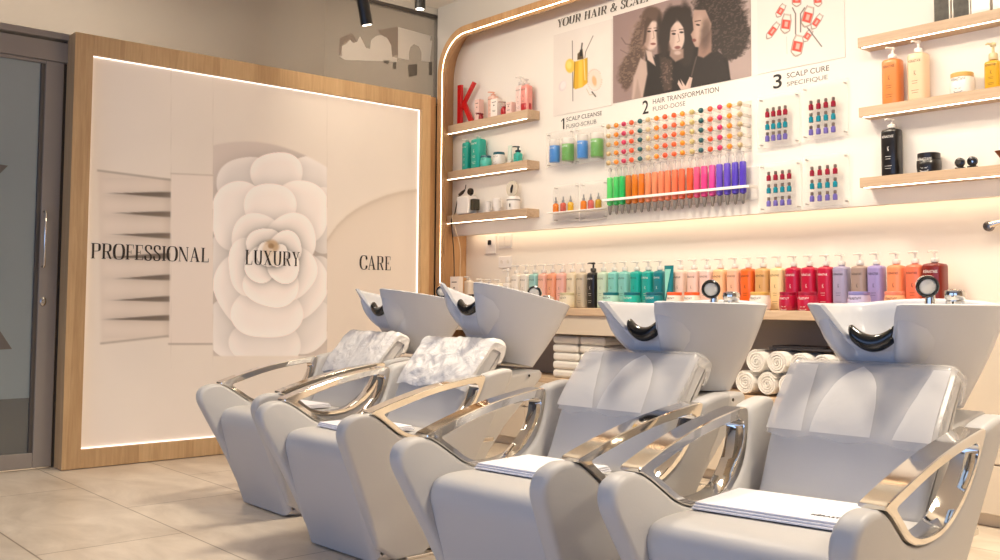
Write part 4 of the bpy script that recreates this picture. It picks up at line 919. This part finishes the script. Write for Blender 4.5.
# ------------------------------------------------------------------ wall prints, panels
xp=XP-.0045
def pt(u,v,X=None): return on(u,v,0,X or XP)
def poster(name,u0,v0,u1,v1,W,H,fn,label,margin=0):
    a=pt(u0,v0); b=pt(u1,v1); img=Paint(W,H,0,1,0,1,(232,224,216)); ys=np.linspace(a[1],b[1],W); zs=np.linspace(a[2],b[2],H); Y,Zz=np.meshgrid(ys,zs)
    q=(np.stack([np.full_like(Y,XP),Y,Zz],-1)-CP)@CM; img.u=500+F*q[...,0]/-q[...,2]; img.v=CYP-F*q[...,1]/-q[...,2]
    fn(img); o=print_panel(name,'x',xp,a[1],b[1],b[2],a[2],img.c,vcol_mat(name+'_ink',.55),th=.004); return tag(o,label,'poster')
def p_oil(p):
    n=vnoise(p.H,p.W,40,21); p.c*= (1+.04*(n-.5))[...,None]; p.blend(.25*sm(600,556,p.u)*np.ones_like(p.u),(216,204,196))
    p.line([(572.8,41),(573.3,101)],.35,(90,80,72),.85,.4); p.line([(593.5,36),(586,52),(585.3,58)],.35,(100,90,80),.8,.4)
    p.oval(570.5,66,4.8,7,(246,196,80),0,.15); p.oval(569.5,65,2.6,4,(250,214,120),0,.4)
    p.poly([(575,62),(587.5,58),(588,83),(583,87),(575.5,89.5),(573.8,86)],(222,172,40),soft=.5); p.poly([(579,61),(583,60),(583,87),(579,88)],(240,204,80),soft=1.2,op=.8); p.line([(575.2,62),(574.2,88)],.5,(150,104,20),.8,.5); p.line([(584.5,60),(585.5,80)],.35,(250,240,200),.9,.5); p.line([(587.6,58),(588,82)],.4,(160,120,30),.7,.5)
    p.poly([(577.8,60),(578,54),(583,49),(584,59)],(90,72,44),soft=.6); p.poly([(580.2,56.5),(580.4,50),(582.6,49),(582.8,56)],(22,20,18),soft=.4); p.line([(581.8,50),(582.6,43.5)],.7,(70,66,60),.9,.5)
    p.oval(595,79,7,10,(236,206,184),-20,.2,.5); p.oval(594.8,81,2.2,5,(226,176,120),-10,.3,.8)
    for a in np.linspace(0,5.6,26): p.oval(595+7.2*math.cos(a),80+10.5*math.sin(a),.7,.7,(206,176,156),0,.5,.5)
    p.oval(563,86,3.6,5.4,(218,204,206),20,.2,.8); p.oval(563.6,85.4,2.6,4.2,(236,226,224),20,.3,.9); p.line([(592.5,92),(596,96.5)],.6,(40,36,32),.9,.5); p.line([(587,89),(590,95),(596,94)],.3,(190,176,150),.8,.5)
def p_amp(p):
    p.blend(.2*np.ones_like(p.u),(238,226,220))
    def amp(x,y,a,L,w,red=(226,70,56),rp=.5):
        r=math.radians(a); dx,dy=math.sin(r),math.cos(r); nx,ny=dy,-dx
        q=lambda s,t:(x+dx*s*L+nx*t*w,y+dy*s*L+ny*t*w)
        p.poly([q(-.5,.35),q(-.5,-.35),q(-.2,-.5),q(.35,-.5),q(.5,-.2),q(.5,.2),q(.35,.5),q(-.2,.5)],(196,176,164),soft=.5)
        p.poly([q(-.42,.25),q(-.42,-.25),q(-.15,-.4),q(.33,-.38),q(.42,0),q(.33,.38),q(-.15,.4)],(236,222,212),soft=.4)
        p.poly([q(-.2,-.42),q(.25,-.42),q(.25,.42),q(-.2,.42)],red,soft=.5); p.poly([q(-.12,-.15),q(.15,-.15),q(.15,.2),q(-.12,.2)],(240,190,178),soft=.7,op=.8)
        p.line([q(-.5,.35),q(-.2,.5),q(.3,.5),q(.5,0),q(.3,-.5),q(-.2,-.5),q(-.5,-.35)],.3,(110,96,88),.7,.4)
    for a in ((797,-1,0,16,9),(781,11,-30,15,6),(818,-1,5,16,8),(773,31,-36,20,6),(786.5,24,-8,20,9.5),(808,17,-16,22,10),(817,22,-34,18,6),(798,46,-12,22,11),(808,36,-34,14,6)): amp(*a)
    for P in ([(793,8),(796,14),(796,34)],[(805,8),(801,14),(801,32)],[(808,28),(822,46.5)]): p.line(P,.6,(84,74,68),.85,.5)
    p.line([(787,37),(787.5,54)],.2,(180,166,158),.8,.4)
def p_port(p):
    gx=sm(613,752,p.u); p.c[:]=np.array((150,126,122))*(1-gx[...,None])+np.array((172,152,146))*gx[...,None]; n=vnoise(p.H,p.W,60,2); p.c*= (1+.08*(n-.5))[...,None]
    p.blend(.35*sm(690,760,p.u)*sm(60,20,p.v),(196,176,170))
    w1=(vnoise(p.H,p.W,14,31,4)-.5)*.9; w2=(vnoise(p.H,p.W,9,41,4)-.5)*1.3; st=vnoise(p.H,p.W,5,51,3)
    D=(48,38,34);DD=(34,27,25);SK=(214,190,178);SH=(150,120,108)
    # wavy hair of the left woman
    for (x,y,a,b,r) in ((640,44,9,26,12),(632,64,9,20,30),(627,80,6,10,10),(652,22,11,14,0),(668,66,10,28,0),(664,86,8,12,0)): p.oval(x,y,a,b,(92,72,62),r,.25,.95,w2*.35)
    p.blend(.5*sm(.45,.65,st)*(1-sm(.85,1.1,p.ell(638,56,16,38,14,w2*.3))),(150,124,108))
    p.line([(622,38),(626,44),(636,46)],.5,(90,74,66),.6,.6); p.line([(624,62),(620,74),(626,82)],.5,(90,74,66),.6,.6); p.line([(621,50),(628,54),(634,52)],.4,(90,74,66),.5,.6)
    # black clothes
    p.poly([(646,50),(660,62),(664,94),(643,98),(646,70)],DD,soft=1); p.poly([(655,55),(690,45),(728,56),(731,80),(664,94),(656,86)],DD,soft=1)
    p.poly([(712,46),(722,54),(731,80),(690,89),(694,60)],(40,32,30),soft=1); p.poly([(660,56),(673,60),(672,90),(664,92)],(84,66,58),soft=2,op=.7)
    p.blend(.5*sm(.5,.7,st)*(1-sm(.8,1.1,p.ell(667,74,7,18,0,w2*.3))),(140,114,100))
    # arm and chest of the left woman
    p.poly([(641,58),(647,62),(648,74),(643,99),(632,101),(634,78)],(190,166,154),soft=1.2); p.poly([(638,80),(642,99),(634,101)],(150,126,116),soft=1.5,op=.6)
    p.poly([(646,50),(652,52),(656,66),(648,60)],(206,182,170),soft=1)
    # face of the left woman
    p.oval(652,35,8.2,15,SK,6,.12); p.oval(646.5,38,4,13,SH,6,.6,.75); p.oval(653,14,9,7,(96,76,66),0,.3,1,w1*.3); p.poly([(645,22),(648,17),(653,20),(648,28),(646,42),(643,46)],(80,62,54),soft=1.2)
    p.oval(660,32,3,16,D,0,.5,.9)
    for x,y in ((649.5,31.5),(656.6,30.8)): p.oval(x,y,1.8,.9,(52,40,36),0,.4); p.line([(x-2.2,y-2.6),(x+2,y-2.9)],.4,(90,70,62),.8,.5)
    p.line([(653.6,31),(654.6,38),(653,39)],.4,(150,120,108),.8,.6); p.oval(653.6,44,2.7,1.2,(140,88,82),0,.4)
    # centre woman
    for (x,y,a,b,r) in ((667,32,7,26,8),(688,30,7,28,-6),(678,15,12,9,0),(686,54,7,12,0)): p.oval(x,y,a,b,D,r,.25,1,w1*.3)
    p.oval(677.5,37,7.6,15.5,SK,4,.12); p.oval(672.2,40,3,12,SH,4,.6,.6); p.poly([(671,50),(684,49),(684,58),(676,62),(670,56)],(150,124,112),soft=1.2); p.oval(677.5,36,7.2,15,SK,4,.4,.35)
    p.poly([(668,20),(676,16),(676,22),(671,28),(670,40),(667,46)],D,soft=1); p.poly([(676,16),(685,18),(688,30),(686,44),(684,28),(680,22)],D,soft=1)
    for x,y in ((674.2,34),(682,32.4)): p.oval(x,y,2,1,(40,30,27),0,.4); p.line([(x-2.2,y-2.8),(x+2,y-3.2)],.45,(70,54,48),.9,.5)
    p.line([(678.6,34),(680,41),(677.8,42.4)],.4,(150,120,108),.8,.6); p.oval(678,47.6,3,1.6,(136,84,78),-4,.4); p.oval(678,53,3.4,2,SK,0,.5,.7)
    # right woman: curls and profile
    for (x,y,a,b,r) in ((722,22,26,32,0),(735,34,16,22,0),(716,6,22,16,0),(730,50,10,10,0)): p.oval(x,y,a,b,(52,42,38),r,.2,1,w2*.5)
    p.blend(.45*sm(.52,.7,vnoise(p.H,p.W,4,77,3))*(1-sm(.8,1.15,p.ell(724,24,26,32,0,w2*.4))),(120,100,90))
    p.poly([(694.5,10),(706,10),(712,24),(710,38),(703,46),(696,47),(693.8,43),(692.6,38.5),(691.2,34.5),(694,30),(693,20)],(176,146,132),soft=.9); p.poly([(702,40),(712,30),(712,52),(704,58),(698,56),(699,47)],(150,120,108),soft=1.2)
    p.oval(699,30,4,12,(204,176,162),4,.6,.7); p.oval(698.4,25,2,.9,(44,34,30),8,.4); p.line([(695.5,21.5),(701,20.6)],.45,(60,46,42),.9,.5); p.oval(694.6,40.4,2,1.6,(124,76,70),0,.4); p.oval(706,34,5,14,(70,54,48),6,.6,.6,w1*.4)
    p.line([(697,57),(694,68),(692,76)],.6,(120,100,92),.6,.7)
    # hand
    p.poly([(678,84),(679,80),(683,86),(681,79),(686,86),(690,77),(693,78),(690,90),(682,91)],(206,182,170),soft=.6); p.poly([(690,78),(692.6,78),(691,88),(688,88)],(196,170,158),soft=.5)
poster('poster_oil',554,35.5,612.3,105.2,150,170,p_oil,'pale poster of a golden oil bottle with drops, left of the portrait')
poster('poster_portrait',613.5,16.3,751.6,76,330,300,p_port,'sepia portrait poster of three long-haired women in dark clothes')
bpy.data.objects['poster_portrait']['category']='poster'
poster('poster_ampoules',757.5,-6,845.5,57.2,190,160,p_amp,'pale poster of red and silver ampoules, right of the portrait')
for o_ in ('poster_oil','poster_portrait','poster_ampoules'): bpy.data.objects[o_].name='wall_poster'
# heading
h0=pt(557.5,28); h1=pt(643.5,3); zt=pt(557.5,20.3)
lt=serif_text('wall_lettering','YOUR HAIR & SCALP','x',xp,h0[1],h0[2],zt[2]-h0[2],(h0[1]-h1[1])*17.0/15.6,mat('heading_ink',(88,84,74),.5),th=.0015,italic=.10)
tag(lt,'dark serif heading YOUR HAIR & SCALP above the posters','lettering')
def sans(txt,u,v,vt,u1,label,bold=0,ink=None):
    a=pt(u,v); b=pt(u,vt); c=pt(u1,v)
    cu=bpy.data.curves.new('t','FONT'); cu.body=txt; cu.extrude=.0; cu.offset=bold; to=bpy.data.objects.new('t',cu); C.objects.link(to); bpy.context.view_layer.update()
    me=bpy.data.meshes.new_from_object(to); bpy.data.objects.remove(to); X=[v_.co.x for v_ in me.vertices]; Yy=[v_.co.y for v_ in me.vertices]
    w=max(X)-min(X); h=max(Yy)-min(Yy); sx=abs(a[1]-c[1])/w; sz=(b[2]-a[2])/h; x0=min(X); y0=min(Yy)
    mb=MB(); mb.add([(XP-.0012,a[1]-(p.co.x-x0)*sx,a[2]+(p.co.y-y0)*sz) for p in me.vertices],[tuple(f.vertices) for f in me.polygons])
    o=mb.build('wall_lettering',ink or mat('black_ink',(36,32,30),.5),smooth=False); 
    return tag(o,label,'lettering')
GRI=mat('grey_ink',(96,90,84),.5)
a_=pt(561.2,129.6); b_=pt(564.6,118.2); w_=a_[1]-b_[1]; h_=b_[2]-a_[2]; one=[[(.55,0),(.95,0),(.95,1),(.55,1)],[(.55,1),(.55,.86),(.0,.70),(.0,.80),(.35,.92),(.5,1)]]
tag(flat('wall_lettering',[[(a_[1]-x*w_,a_[2]+y*h_) for x,y in P] for P in one],'x',XP-.0004,.001,mat('black_ink',(36,32,30),.5)),'black numeral 1 beside SCALP CLEANSE','lettering'); sans('SCALP CLEANSE',566.5,121.8,117.6,602,'SCALP CLEANSE in dark capitals under the oil poster',0); sans('FUSIO-SCRUB',566.5,128.8,124.8,596.5,'FUSIO-SCRUB in grey capitals under SCALP CLEANSE',0,GRI)
sans('2',642.6,114.5,101,648.7,'black numeral 2 beside HAIR TRANSFORMATION',.012); sans('HAIR TRANSFORMATION',653,104.2,99.2,719,'HAIR TRANSFORMATION in dark capitals under the portrait',0); sans('FUSIO-DOSE',653,111.4,107,685.5,'FUSIO-DOSE in grey capitals under HAIR TRANSFORMATION',0,GRI)
sans('3',773.3,89.2,75,782,'black numeral 3 beside SCALP CURE',.012); sans('SCALP CURE',787,78.5,73.2,829.5,'SCALP CURE in dark capitals under the ampoule poster',0); sans('SPECIFIQUE',787,87.3,82.2,828,'SPECIFIQUE in grey capitals under SCALP CURE',0,GRI)
# acrylic plates
ACR=mat('acrylic',(240,236,230),.12,alpha=.16)
PINM=mat('steel_pin',(170,162,152),.4,.6)
def plate4(u0,u1,v_tl,v_bl,label,th=.02,name='acrylic_board'):
    a=pt(u0,v_tl,XP-.02); b=pt(u0,v_bl,XP-.02); c=pt(u1,100,XP-.02); y0,y1=a[1],c[1]; z1,z0=a[2],b[2]
    t=empty(name,(XP-.0005,(y0+y1)/2,z0),0,label,'board','clear display boards'); w=y0-y1; h=z1-z0
    MB().box(-.024,-.020,-w/2,w/2,0,h).build('board_sheet',ACR,t,bevel=.001)
    for s in (-1,1):
        for q in (.07*h,h*.93):
            MB().lathe([(.0035,0),(.0035,-.0195)],10,(0,s*(w/2-.02),q),'x').build('standoff',PINM,t); 
            MB().lathe([(.0055,-.0242),(.0055,-.0265),(.001,-.027)],12,(0,s*(w/2-.02),q),'x').build('screw_cap',PINM,t)
    return y0,y1,z0,z1
VC=[((150,24,44),'dark red'),((22,132,150),'teal'),((112,100,176),'violet')]
def vial_mesh(col,h=.052,r=.0125):
    key=('v',tuple(col),h)
    if key in BOT: return BOT[key]
    mb=MB().lathe([(r*.9,0),(r,.003),(r,h*.52),(r*.5,h*.64)],14,mi=0); mb.lathe([(r*.55,h*.64),(r*.7,h*.7),(r*.7,h*.95),(r*.6,h)],12,mi=1)
    o=mb.build('small_vial',[cmat(col,.25),mat('vial_cap',(110,96,90),.4)]); BOT[key]=o; o['_proto']=1; return o
used=set()
def place(proto,loc,label,cat,group):
    if id(proto) in used: o=proto.copy(); C.objects.link(o)
    else: o=proto; used.add(id(proto)); 
    if '_proto' in o.keys(): del o['_proto']
    o.location=loc; return tag(o,label,cat,group)
ordn=['first','second','third','fourth']
boards=[('upper left',757.5,799.5,97.5,149.5,(767.3,785.2),107),('upper right',801,848,86.5,141.5,(811,833.3),99.5),('lower left',758.5,800.5,164.5,213,(768.7,789.2),170),('lower right',803,848.5,157,208,(812,835.2),165.5)]
for nm,u0,u1,vt,vb,(c0,c1),vr in boards:
    plate4(u0,u1,vt,vb,'clear acrylic board with twelve tiny vials, %s of four'%nm)
    X=XP-.045; za={'upper left':((767,113),(767,125.5),(767,137)),'upper right':((811,105.5),(811,118),(811,130.5)),'lower left':((768,176.5),(768,189),(768,202)),'lower right':((812,171.5),(812,184.5),(812,197))}[nm]
    for r,(uu,vv) in enumerate(za):
        zc_=on(uu,vv,0,X)[2]
        for k in range(4):
            u=c0+(c1-c0)*k/3; y=on(u,vv,0,X)[1]
            place(vial_mesh(VC[r][0]),(X,y,zc_-.026),'tiny %s vial, %s from the left on the %s acrylic board'%(VC[r][1],ordn[k],nm),'vial','tiny vials on the acrylic boards')
# clear holders for the vials: one per board row is part of the look
# --- ampoule wall: ball caps on clear stems
cols=[(608.5,(196,168,124),'tan'),(616.2,(236,140,44),'orange'),(623.8,(196,54,92),'raspberry'),(631.5,(232,92,52),'vermilion'),(640,(30,92,96),'dark teal'),(648,(206,184,146),'beige'),(656.5,(240,140,40),'orange'),(665,(228,88,50),'vermilion'),(674,(236,96,52),'vermilion'),(682.5,(240,146,44),'orange'),(692,(200,180,120),'khaki'),(701,(24,88,92),'dark teal'),(710.2,(236,92,54),'vermilion'),(719.8,(206,48,104),'raspberry'),(729.5,(242,146,40),'orange'),(740,(188,168,128),'tan')]
AX=XP-.10; ordw=['top','second','third','fourth','lowest']
def ball(col):
    key=('b',tuple(col))
    if key in BOT: return BOT[key]
    mb=MB(); prof=[(.0165*math.sin(a)+.0002,-.0165*math.cos(a)) for a in np.linspace(0,math.pi,11)]; mb.lathe(prof,16,(0,0,0),'x',0)
    mb.lathe([(.009,.012),(.009,.03),(.011,.032),(.011,.098),(.002,.0995)],12,(0,0,0),'x',1); o=mb.build('ball_capped_ampoule',[cmat(col,.3),cmat((240,232,222),.15,.35)]); BOT[key]=o; return o
zr0=[on(608.5,v,0,AX)[2] for v in (127.2,136.4,144.4,153.6,163.2)]; zr1=[on(740,v,0,AX)[2] for v in (103.0,113.6,124.5,134.8,144.8)]
zr=[(a+b)/2 for a,b in zip(zr0,zr1)]
nth=['1st','2nd','3rd']+['%dth'%i for i in range(4,21)]
for i,(u,c,nm) in enumerate(cols):
    for r in range(5):
        y=on(u,on(0,0,0,1)[0]*0+130,0,AX)[1]
        # the same column keeps its true y in every row
        place(ball(c),(AX,y,zr[r]),'%s ball-capped ampoule in the %s row, %s column from the left'%(nm,ordw[r] if r in(0,4) else ordw[r]+' highest',nth[i]),'ampoule','ball-capped ampoules on the wall rack')
y0=on(604,140,0,XP-.02)[1]; y1=on(750,140,0,XP-.02)[1]
rk=empty('ampoule_rack',(XP-.0005,(y0+y1)/2,zr[4]-.03),0,'clear wall sheet carrying five rows of ball-capped ampoules','rack','clear display boards'); 
MB().box(-.006,-.002,-(y0-y1)/2,(y0-y1)/2,0,zr[0]-zr[4]+.06).build('board_sheet',ACR,rk,bevel=.001)
rk.location.x=XP-.0
# --- coloured liquid tubes on a white rail
tc=[(610,(92,214,112),'green'),(616.4,(70,206,104),'green'),(622.4,(44,196,100),'deep green'),(628.6,(206,122,40),'amber'),(635,(226,128,26),'amber orange'),(641.6,(232,124,30),'amber orange'),(648.4,(240,150,104),'salmon'),(655,(240,146,104),'salmon'),(661.6,(242,140,100),'salmon'),(668,(240,132,92),'salmon red'),(675,(240,122,84),'salmon red'),(682,(238,112,74),'orange red'),(690,(236,98,56),'orange red'),(697,(232,84,132),'pink'),(704.4,(232,70,146),'magenta'),(712.4,(234,74,160),'magenta'),(719.6,(112,80,206),'violet'),(727.4,(104,76,204),'violet'),(735.4,(90,66,200),'blue violet'),(743,(86,60,196),'blue violet')]
TX=XP-.055; zt_=(on(610,176.5,0,TX)[2]+on(743,162,0,TX)[2])/2; zb_=(on(610,205.5,0,TX)[2]+on(743,193.5,0,TX)[2])/2; zp_=(on(610,212.5,0,TX)[2]+on(743,207,0,TX)[2])/2
for i,(u,c,nm) in enumerate(tc):
    key=('t',c)
    if key not in BOT:
        mb=MB(); L=zt_-zb_; mb.lathe([(.006,-.004),(.0195,.004),(.0205,.02),(.0205,L-.012),(.018,L-.003),(.008,L)],16,mi=0)
        mb.lathe([(.002,-(zb_-zp_)),(.008,-(zb_-zp_)+.006),(.0165,-.006),(.0165,-.0045)],12,mi=1); mb.lathe([(.008,L+.0005),(.008,L+.035),(.012,L+.04),(.012,L+.055),(.004,L+.06)],12,mi=2)
        BOT[key]=mb.build('liquid_tube',[mat('liquid_%d_%d_%d'%c,c,.12,alpha=.80,coat=.5),mat('grey_tip',(132,126,122),.35),cmat((238,230,222),.2,.45)])
    place(BOT[key],(TX,on(u,185,0,TX)[1],zb_),'%s liquid tube in the white rail, %s from the left'%(nm,nth[i]),'tube','coloured liquid tubes in the wall rail')
y0=on(604,195,0,XP-.07)[1]; y1=on(750,195,0,XP-.08)[1]; zr_=(on(604,199.5,0,XP-.08)[2]+on(750,187,0,XP-.08)[2])/2
rl=empty('tube_rail',(XP-.0005,(y0+y1)/2,zr_),0,'white rail holding twenty coloured liquid tubes','rail')
RW=mat('rail_white',(240,236,230),.35); w=(y0-y1)/2
MB().box(-.088,-.078,-w,w,-.008,.008).build('front_bar',RW,rl,bevel=.002); 
for s in (-1,1): MB().box(-.078,-.0005,s*w-.003*(s+1),s*w+.003*(1-s),-.008,.008).build('end_bracket',RW,rl)
MB().box(-.006,-.002,-w-.01,w+.01,-.07,.12).build('board_sheet',ACR,rl,bevel=.001)
# --- scrub jars on two clear boards, dropper bottles on two ledges
def board2(u0,u1,vt,vb,label): return plate4(u0,u1,vt,vb,label)
board2(546.5,573.5,133.5,168.0,'clear board behind the left pair of scrub tubs'); board2(575,604.5,128.5,164.5,'clear board behind the right pair of scrub tubs')
nm_=lambda l:l[:5]
SXx=XP-.070
for u,vt,vb,c,nm,lb in ((554.7,146,162.5,(76,136,206),0,'blue scrub tub, left one of two'),(568,144.4,160.8,(110,166,88),0,'green scrub tub beside the left blue tub'),(582.5,141.2,158.4,(78,138,210),0,'blue scrub tub, right one of two'),(597,139.2,157,(108,164,90),0,'green scrub tub at the right end of the row')):
    a=on(u,vt,0,SXx); b=on(u,vb,0,SXx); h=a[2]-b[2]; t=empty('scrub_tub',(SXx,a[1],b[2]),0,lb,'tub','scrub tubs on clear boards'); r=.037 if 'blue' in nm_(lb) else .043
    MB().lathe([(r*.93,0),(r,.004),(r,h-.004),(r*.96,h)],24).build('tub_body',cmat(c,.3),t,ang=40); MB().lathe([(r*1.02,h+.0005),(r*1.03,h+.003),(r*1.03,h+.038),(r*.98,h+.042),(.001,h+.042)],24).build('lid',cmat((238,232,225),.2,.45),t,ang=40)
    label_part(t,r,0,h,mat('pale_print',(214,224,226),.5),k=False)
board2(553.5,579,186,223,'clear board behind the left three dropper bottles'); board2(580.5,607,183,221,'clear board behind the right three dropper bottles')
zl=(on(548,213,0,XP-.05)[2]+on(601,208.5,0,XP-.05)[2])/2
for (u0,u1,vz,lb) in ((547,577,0,'white ledge under the left three dropper bottles'),(577.6,602,0,'white ledge under the right three dropper bottles')):
    y0=on(u0,210,0,XP-.08)[1]; y1=on(u1,210,0,XP-.08)[1]
    o=MB().box(XP-.085,XP-.0255,y1,y0,zl-.008,zl).build('display_ledge',RW,bevel=.002); tag(o,lb,'ledge','white display ledges')
for u,c,lb in ((555.8,(224,124,32),'orange dropper bottle, left end of the left ledge'),(563.2,(198,92,76),'brick red dropper bottle, middle of the left ledge'),(570.6,(220,168,32),'yellow dropper bottle, right end of the left ledge'),(583.6,(226,126,34),'orange dropper bottle, left end of the right ledge'),(590.8,(204,100,92),'brick red dropper bottle, middle of the right ledge'),(598.4,(184,144,40),'olive gold dropper bottle, right end of the right ledge')):
    X=XP-.055; t=empty('dropper_bottle',(X,on(u,205,0,X)[1],zl+.0002),0,lb,'dropper bottle','dropper bottles on white ledges'); r=.021
    MB().lathe([(r*.94,0),(r,.003),(r,.050),(r*.8,.058),(r*.4,.062)],18).build('bottle_body',mat('serum_%d_%d_%d'%c,c,.12,coat=.4,alpha=.95),t,ang=40); MB().lathe([(.010,.0625),(.010,.078),(.005,.082),(.0055,.10),(.003,.105)],14).build('dropper',mat('dropper_grey',(140,140,142),.3),t)
# ------------------------------------------------------------------ towels in the niche
RR=.067
def towel_roll(proto=[None]):
    if proto[0] is None:
        t=empty('rolled_towel',(0,0,0)); n=110; turns=4.2; P=[];Q=[]
        for i in range(n+1):
            a=2*math.pi*turns*i/n; r=RR*(.10+.90*(i/n)**.92); th=RR*.90/turns*.80
            if i<14: th*=.5+.5*i/14
            wob=1+.03*math.sin(a*.7+1); P.append((math.cos(a)*r*wob,math.sin(a)*r*wob)); Q.append((math.cos(a)*max(r-th,.001)*wob,math.sin(a)*max(r-th,.001)*wob))
        L=[(0.004,0),(0,.18),(0,.82),(.004,1),(.20,1),(.20,0)]; vs=[]
        for x,f in L:
            for p,q in zip(P,Q): vs.append((x,p[0]*(1-f)+q[0]*f,p[1]*(1-f)+q[1]*f))
        N=n+1; fs=[(k*N+i,k*N+i+1,((k+1)%6)*N+i+1,((k+1)%6)*N+i) for k in range(6) for i in range(n)]+[tuple(k*N for k in range(6)),tuple(k*N+n for k in range(6))[::-1]]
        MB().add(vs,fs).build('towel_roll',TOWEL,t,ang=60); proto[0]=t; return t
    return copy_tree(proto[0])
Zs=.495; rolls=[]
ux=[745.5,766,786.5,807,828]; tops=[759,776.5,796,816.5,837]
r_=.0485
y_first=on(745.5,384,0,4.64)[1]; step=2*RR+.001
for k in range(6):
    t=towel_roll(); t.location=(4.635+.008*(k%2),y_first-k*step,Zs+RR+.002); t.rotation_euler=(1.3*k,0,0); tag(t,'rolled white towel on the niche shelf, %s from the left in the bottom row'%nth[k],'towel','rolled towels in the niche')
for k in range(6):
    t=towel_roll(); t.location=(4.64-.006*(k%2),y_first-step/2-k*step,Zs+RR+.003+RR*1.76); t.rotation_euler=(1.7*k+.4,0,0); tag(t,'rolled white towel resting on the bottom row, %s from the left in the upper row'%nth[k],'towel','rolled towels in the niche')
bt=empty('black_towel',(4.78,on(805,345,0,4.75)[1],Zs+.2565),0,'dark grey folded cloth lying on top of the rolled towels','cloth')
MB().box(-.09,.09,-.19,.19,0,.012).build('fold',mat('charcoal_cloth',(66,62,66),.9,bump=.6,bscale=300),bt,bevel=.005,seg=3); MB().box(-.085,.088,-.15,.17,.0125,.022).build('fold',MATS['charcoal_cloth'],bt,bevel=.004,seg=3)
def stack(u0,u1,n,label_at):
    X=4.66; y0=on(u0,350,0,X)[1]; y1=on(u1,350,0,X)[1]
    for k in range(n):
        t=empty('folded_towel',(X,(y0+y1)/2,Zs+.0005+k*.057),0,'thick folded white towel, %s in the %s niche stack'%(['lowest','second from the bottom','third from the bottom','fourth from the bottom','topmost'][k],label_at),'towel','folded towels in the niche stacks')
        w=(y0-y1)/2; j=random.uniform(-.003,.003)
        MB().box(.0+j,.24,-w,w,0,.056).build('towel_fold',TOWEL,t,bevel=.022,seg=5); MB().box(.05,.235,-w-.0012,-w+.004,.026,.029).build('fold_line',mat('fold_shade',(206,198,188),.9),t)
stack(552,577.5,5,'left'); stack(579,604,5,'right')



# ------------------------------------------------------------------ light
def area(name,loc,rot,sx,sy,col,p,spread=None):
    l=bpy.data.lights.new(name,'AREA'); l.shape='RECTANGLE'; l.size=sx; l.size_y=sy; l.energy=p; l.color=s2l(col)
    if spread: l.spread=spread
    o=bpy.data.objects.new(name,l); C.objects.link(o); o.location=loc; o.rotation_euler=rot; return o
def spot(name,loc,target,col,p,size=60,blend=.6,r=.03):
    l=bpy.data.lights.new(name,'SPOT'); l.energy=p; l.color=s2l(col); l.spot_size=math.radians(size); l.spot_blend=blend; l.shadow_soft_size=r
    o=bpy.data.objects.new(name,l); C.objects.link(o); o.location=loc
    o.rotation_euler=(Vector(target)-Vector(loc)).to_track_quat('-Z','Y').to_euler(); return o
WARM=(255,240,216)
for i,(x,y,p) in enumerate(((3.2,3.3,44),(3.2,1.0,48),(2.9,-1.2,46))):
    area('ceiling_lamp',(x,y,ZC-.02),(0,0,0),.45,.45,WARM,p,math.radians(130))
area('added_wall_strip',(3.2,3.1,2.92),(0,math.radians(-84),0),.12,5.2,WARM,42)  # unseen strip added to lift the product panel, upper plaster and column
for y in (5.2,4.1,3.0,1.9):
    spot('added_wall_light',(3.2,y,3.25),(4.8,y,1.8),WARM,13,70,.9,.12)  # unseen spots added to brighten the shelf wall
spot('added_mural_light',(2.4,4.3,3.25),(3.0,6.0,1.2),WARM,24,90,.9,.06); spot('added_floor_light',(.9,4.6,3.25),(1.3,5.0,0),WARM,130,62,.9,.06); spot('added_floor_light',(1.0,2.6,3.25),(1.0,3.0,0),WARM,24,70,.9,.06)  # added spots, out of view: one lifts the mural, two the floor
area('street_daylight',(-3.25,-.85,1.5),(0,-math.pi/2,0),2.4,3.4,(158,194,252),56)
area('street_daylight',(-3.25,3.25,1.5),(0,-math.pi/2,0),2.4,3.4,(158,194,252),46)
area('added_corridor_light',(2.4,7.6,4.15),(0,0,0),2,1,(255,236,214),170)  # added beyond the glass so the upper window comes out brighter
area('panel_glow',(XP+.09,2.4,1.56),(0,0,0),.06,7.2,(255,226,190),8)
w=bpy.data.worlds.new('world'); bpy.context.scene.world=w; w.use_nodes=True
w.node_tree.nodes['Background'].inputs[0].default_value=(*s2l((210,222,245)),1); w.node_tree.nodes['Background'].inputs[1].default_value=.3
vs=bpy.context.scene.view_settings; vs.view_transform='Standard'; vs.look='None'; vs.gamma=1; vs.exposure=0.12; vs.use_curve_mapping=False
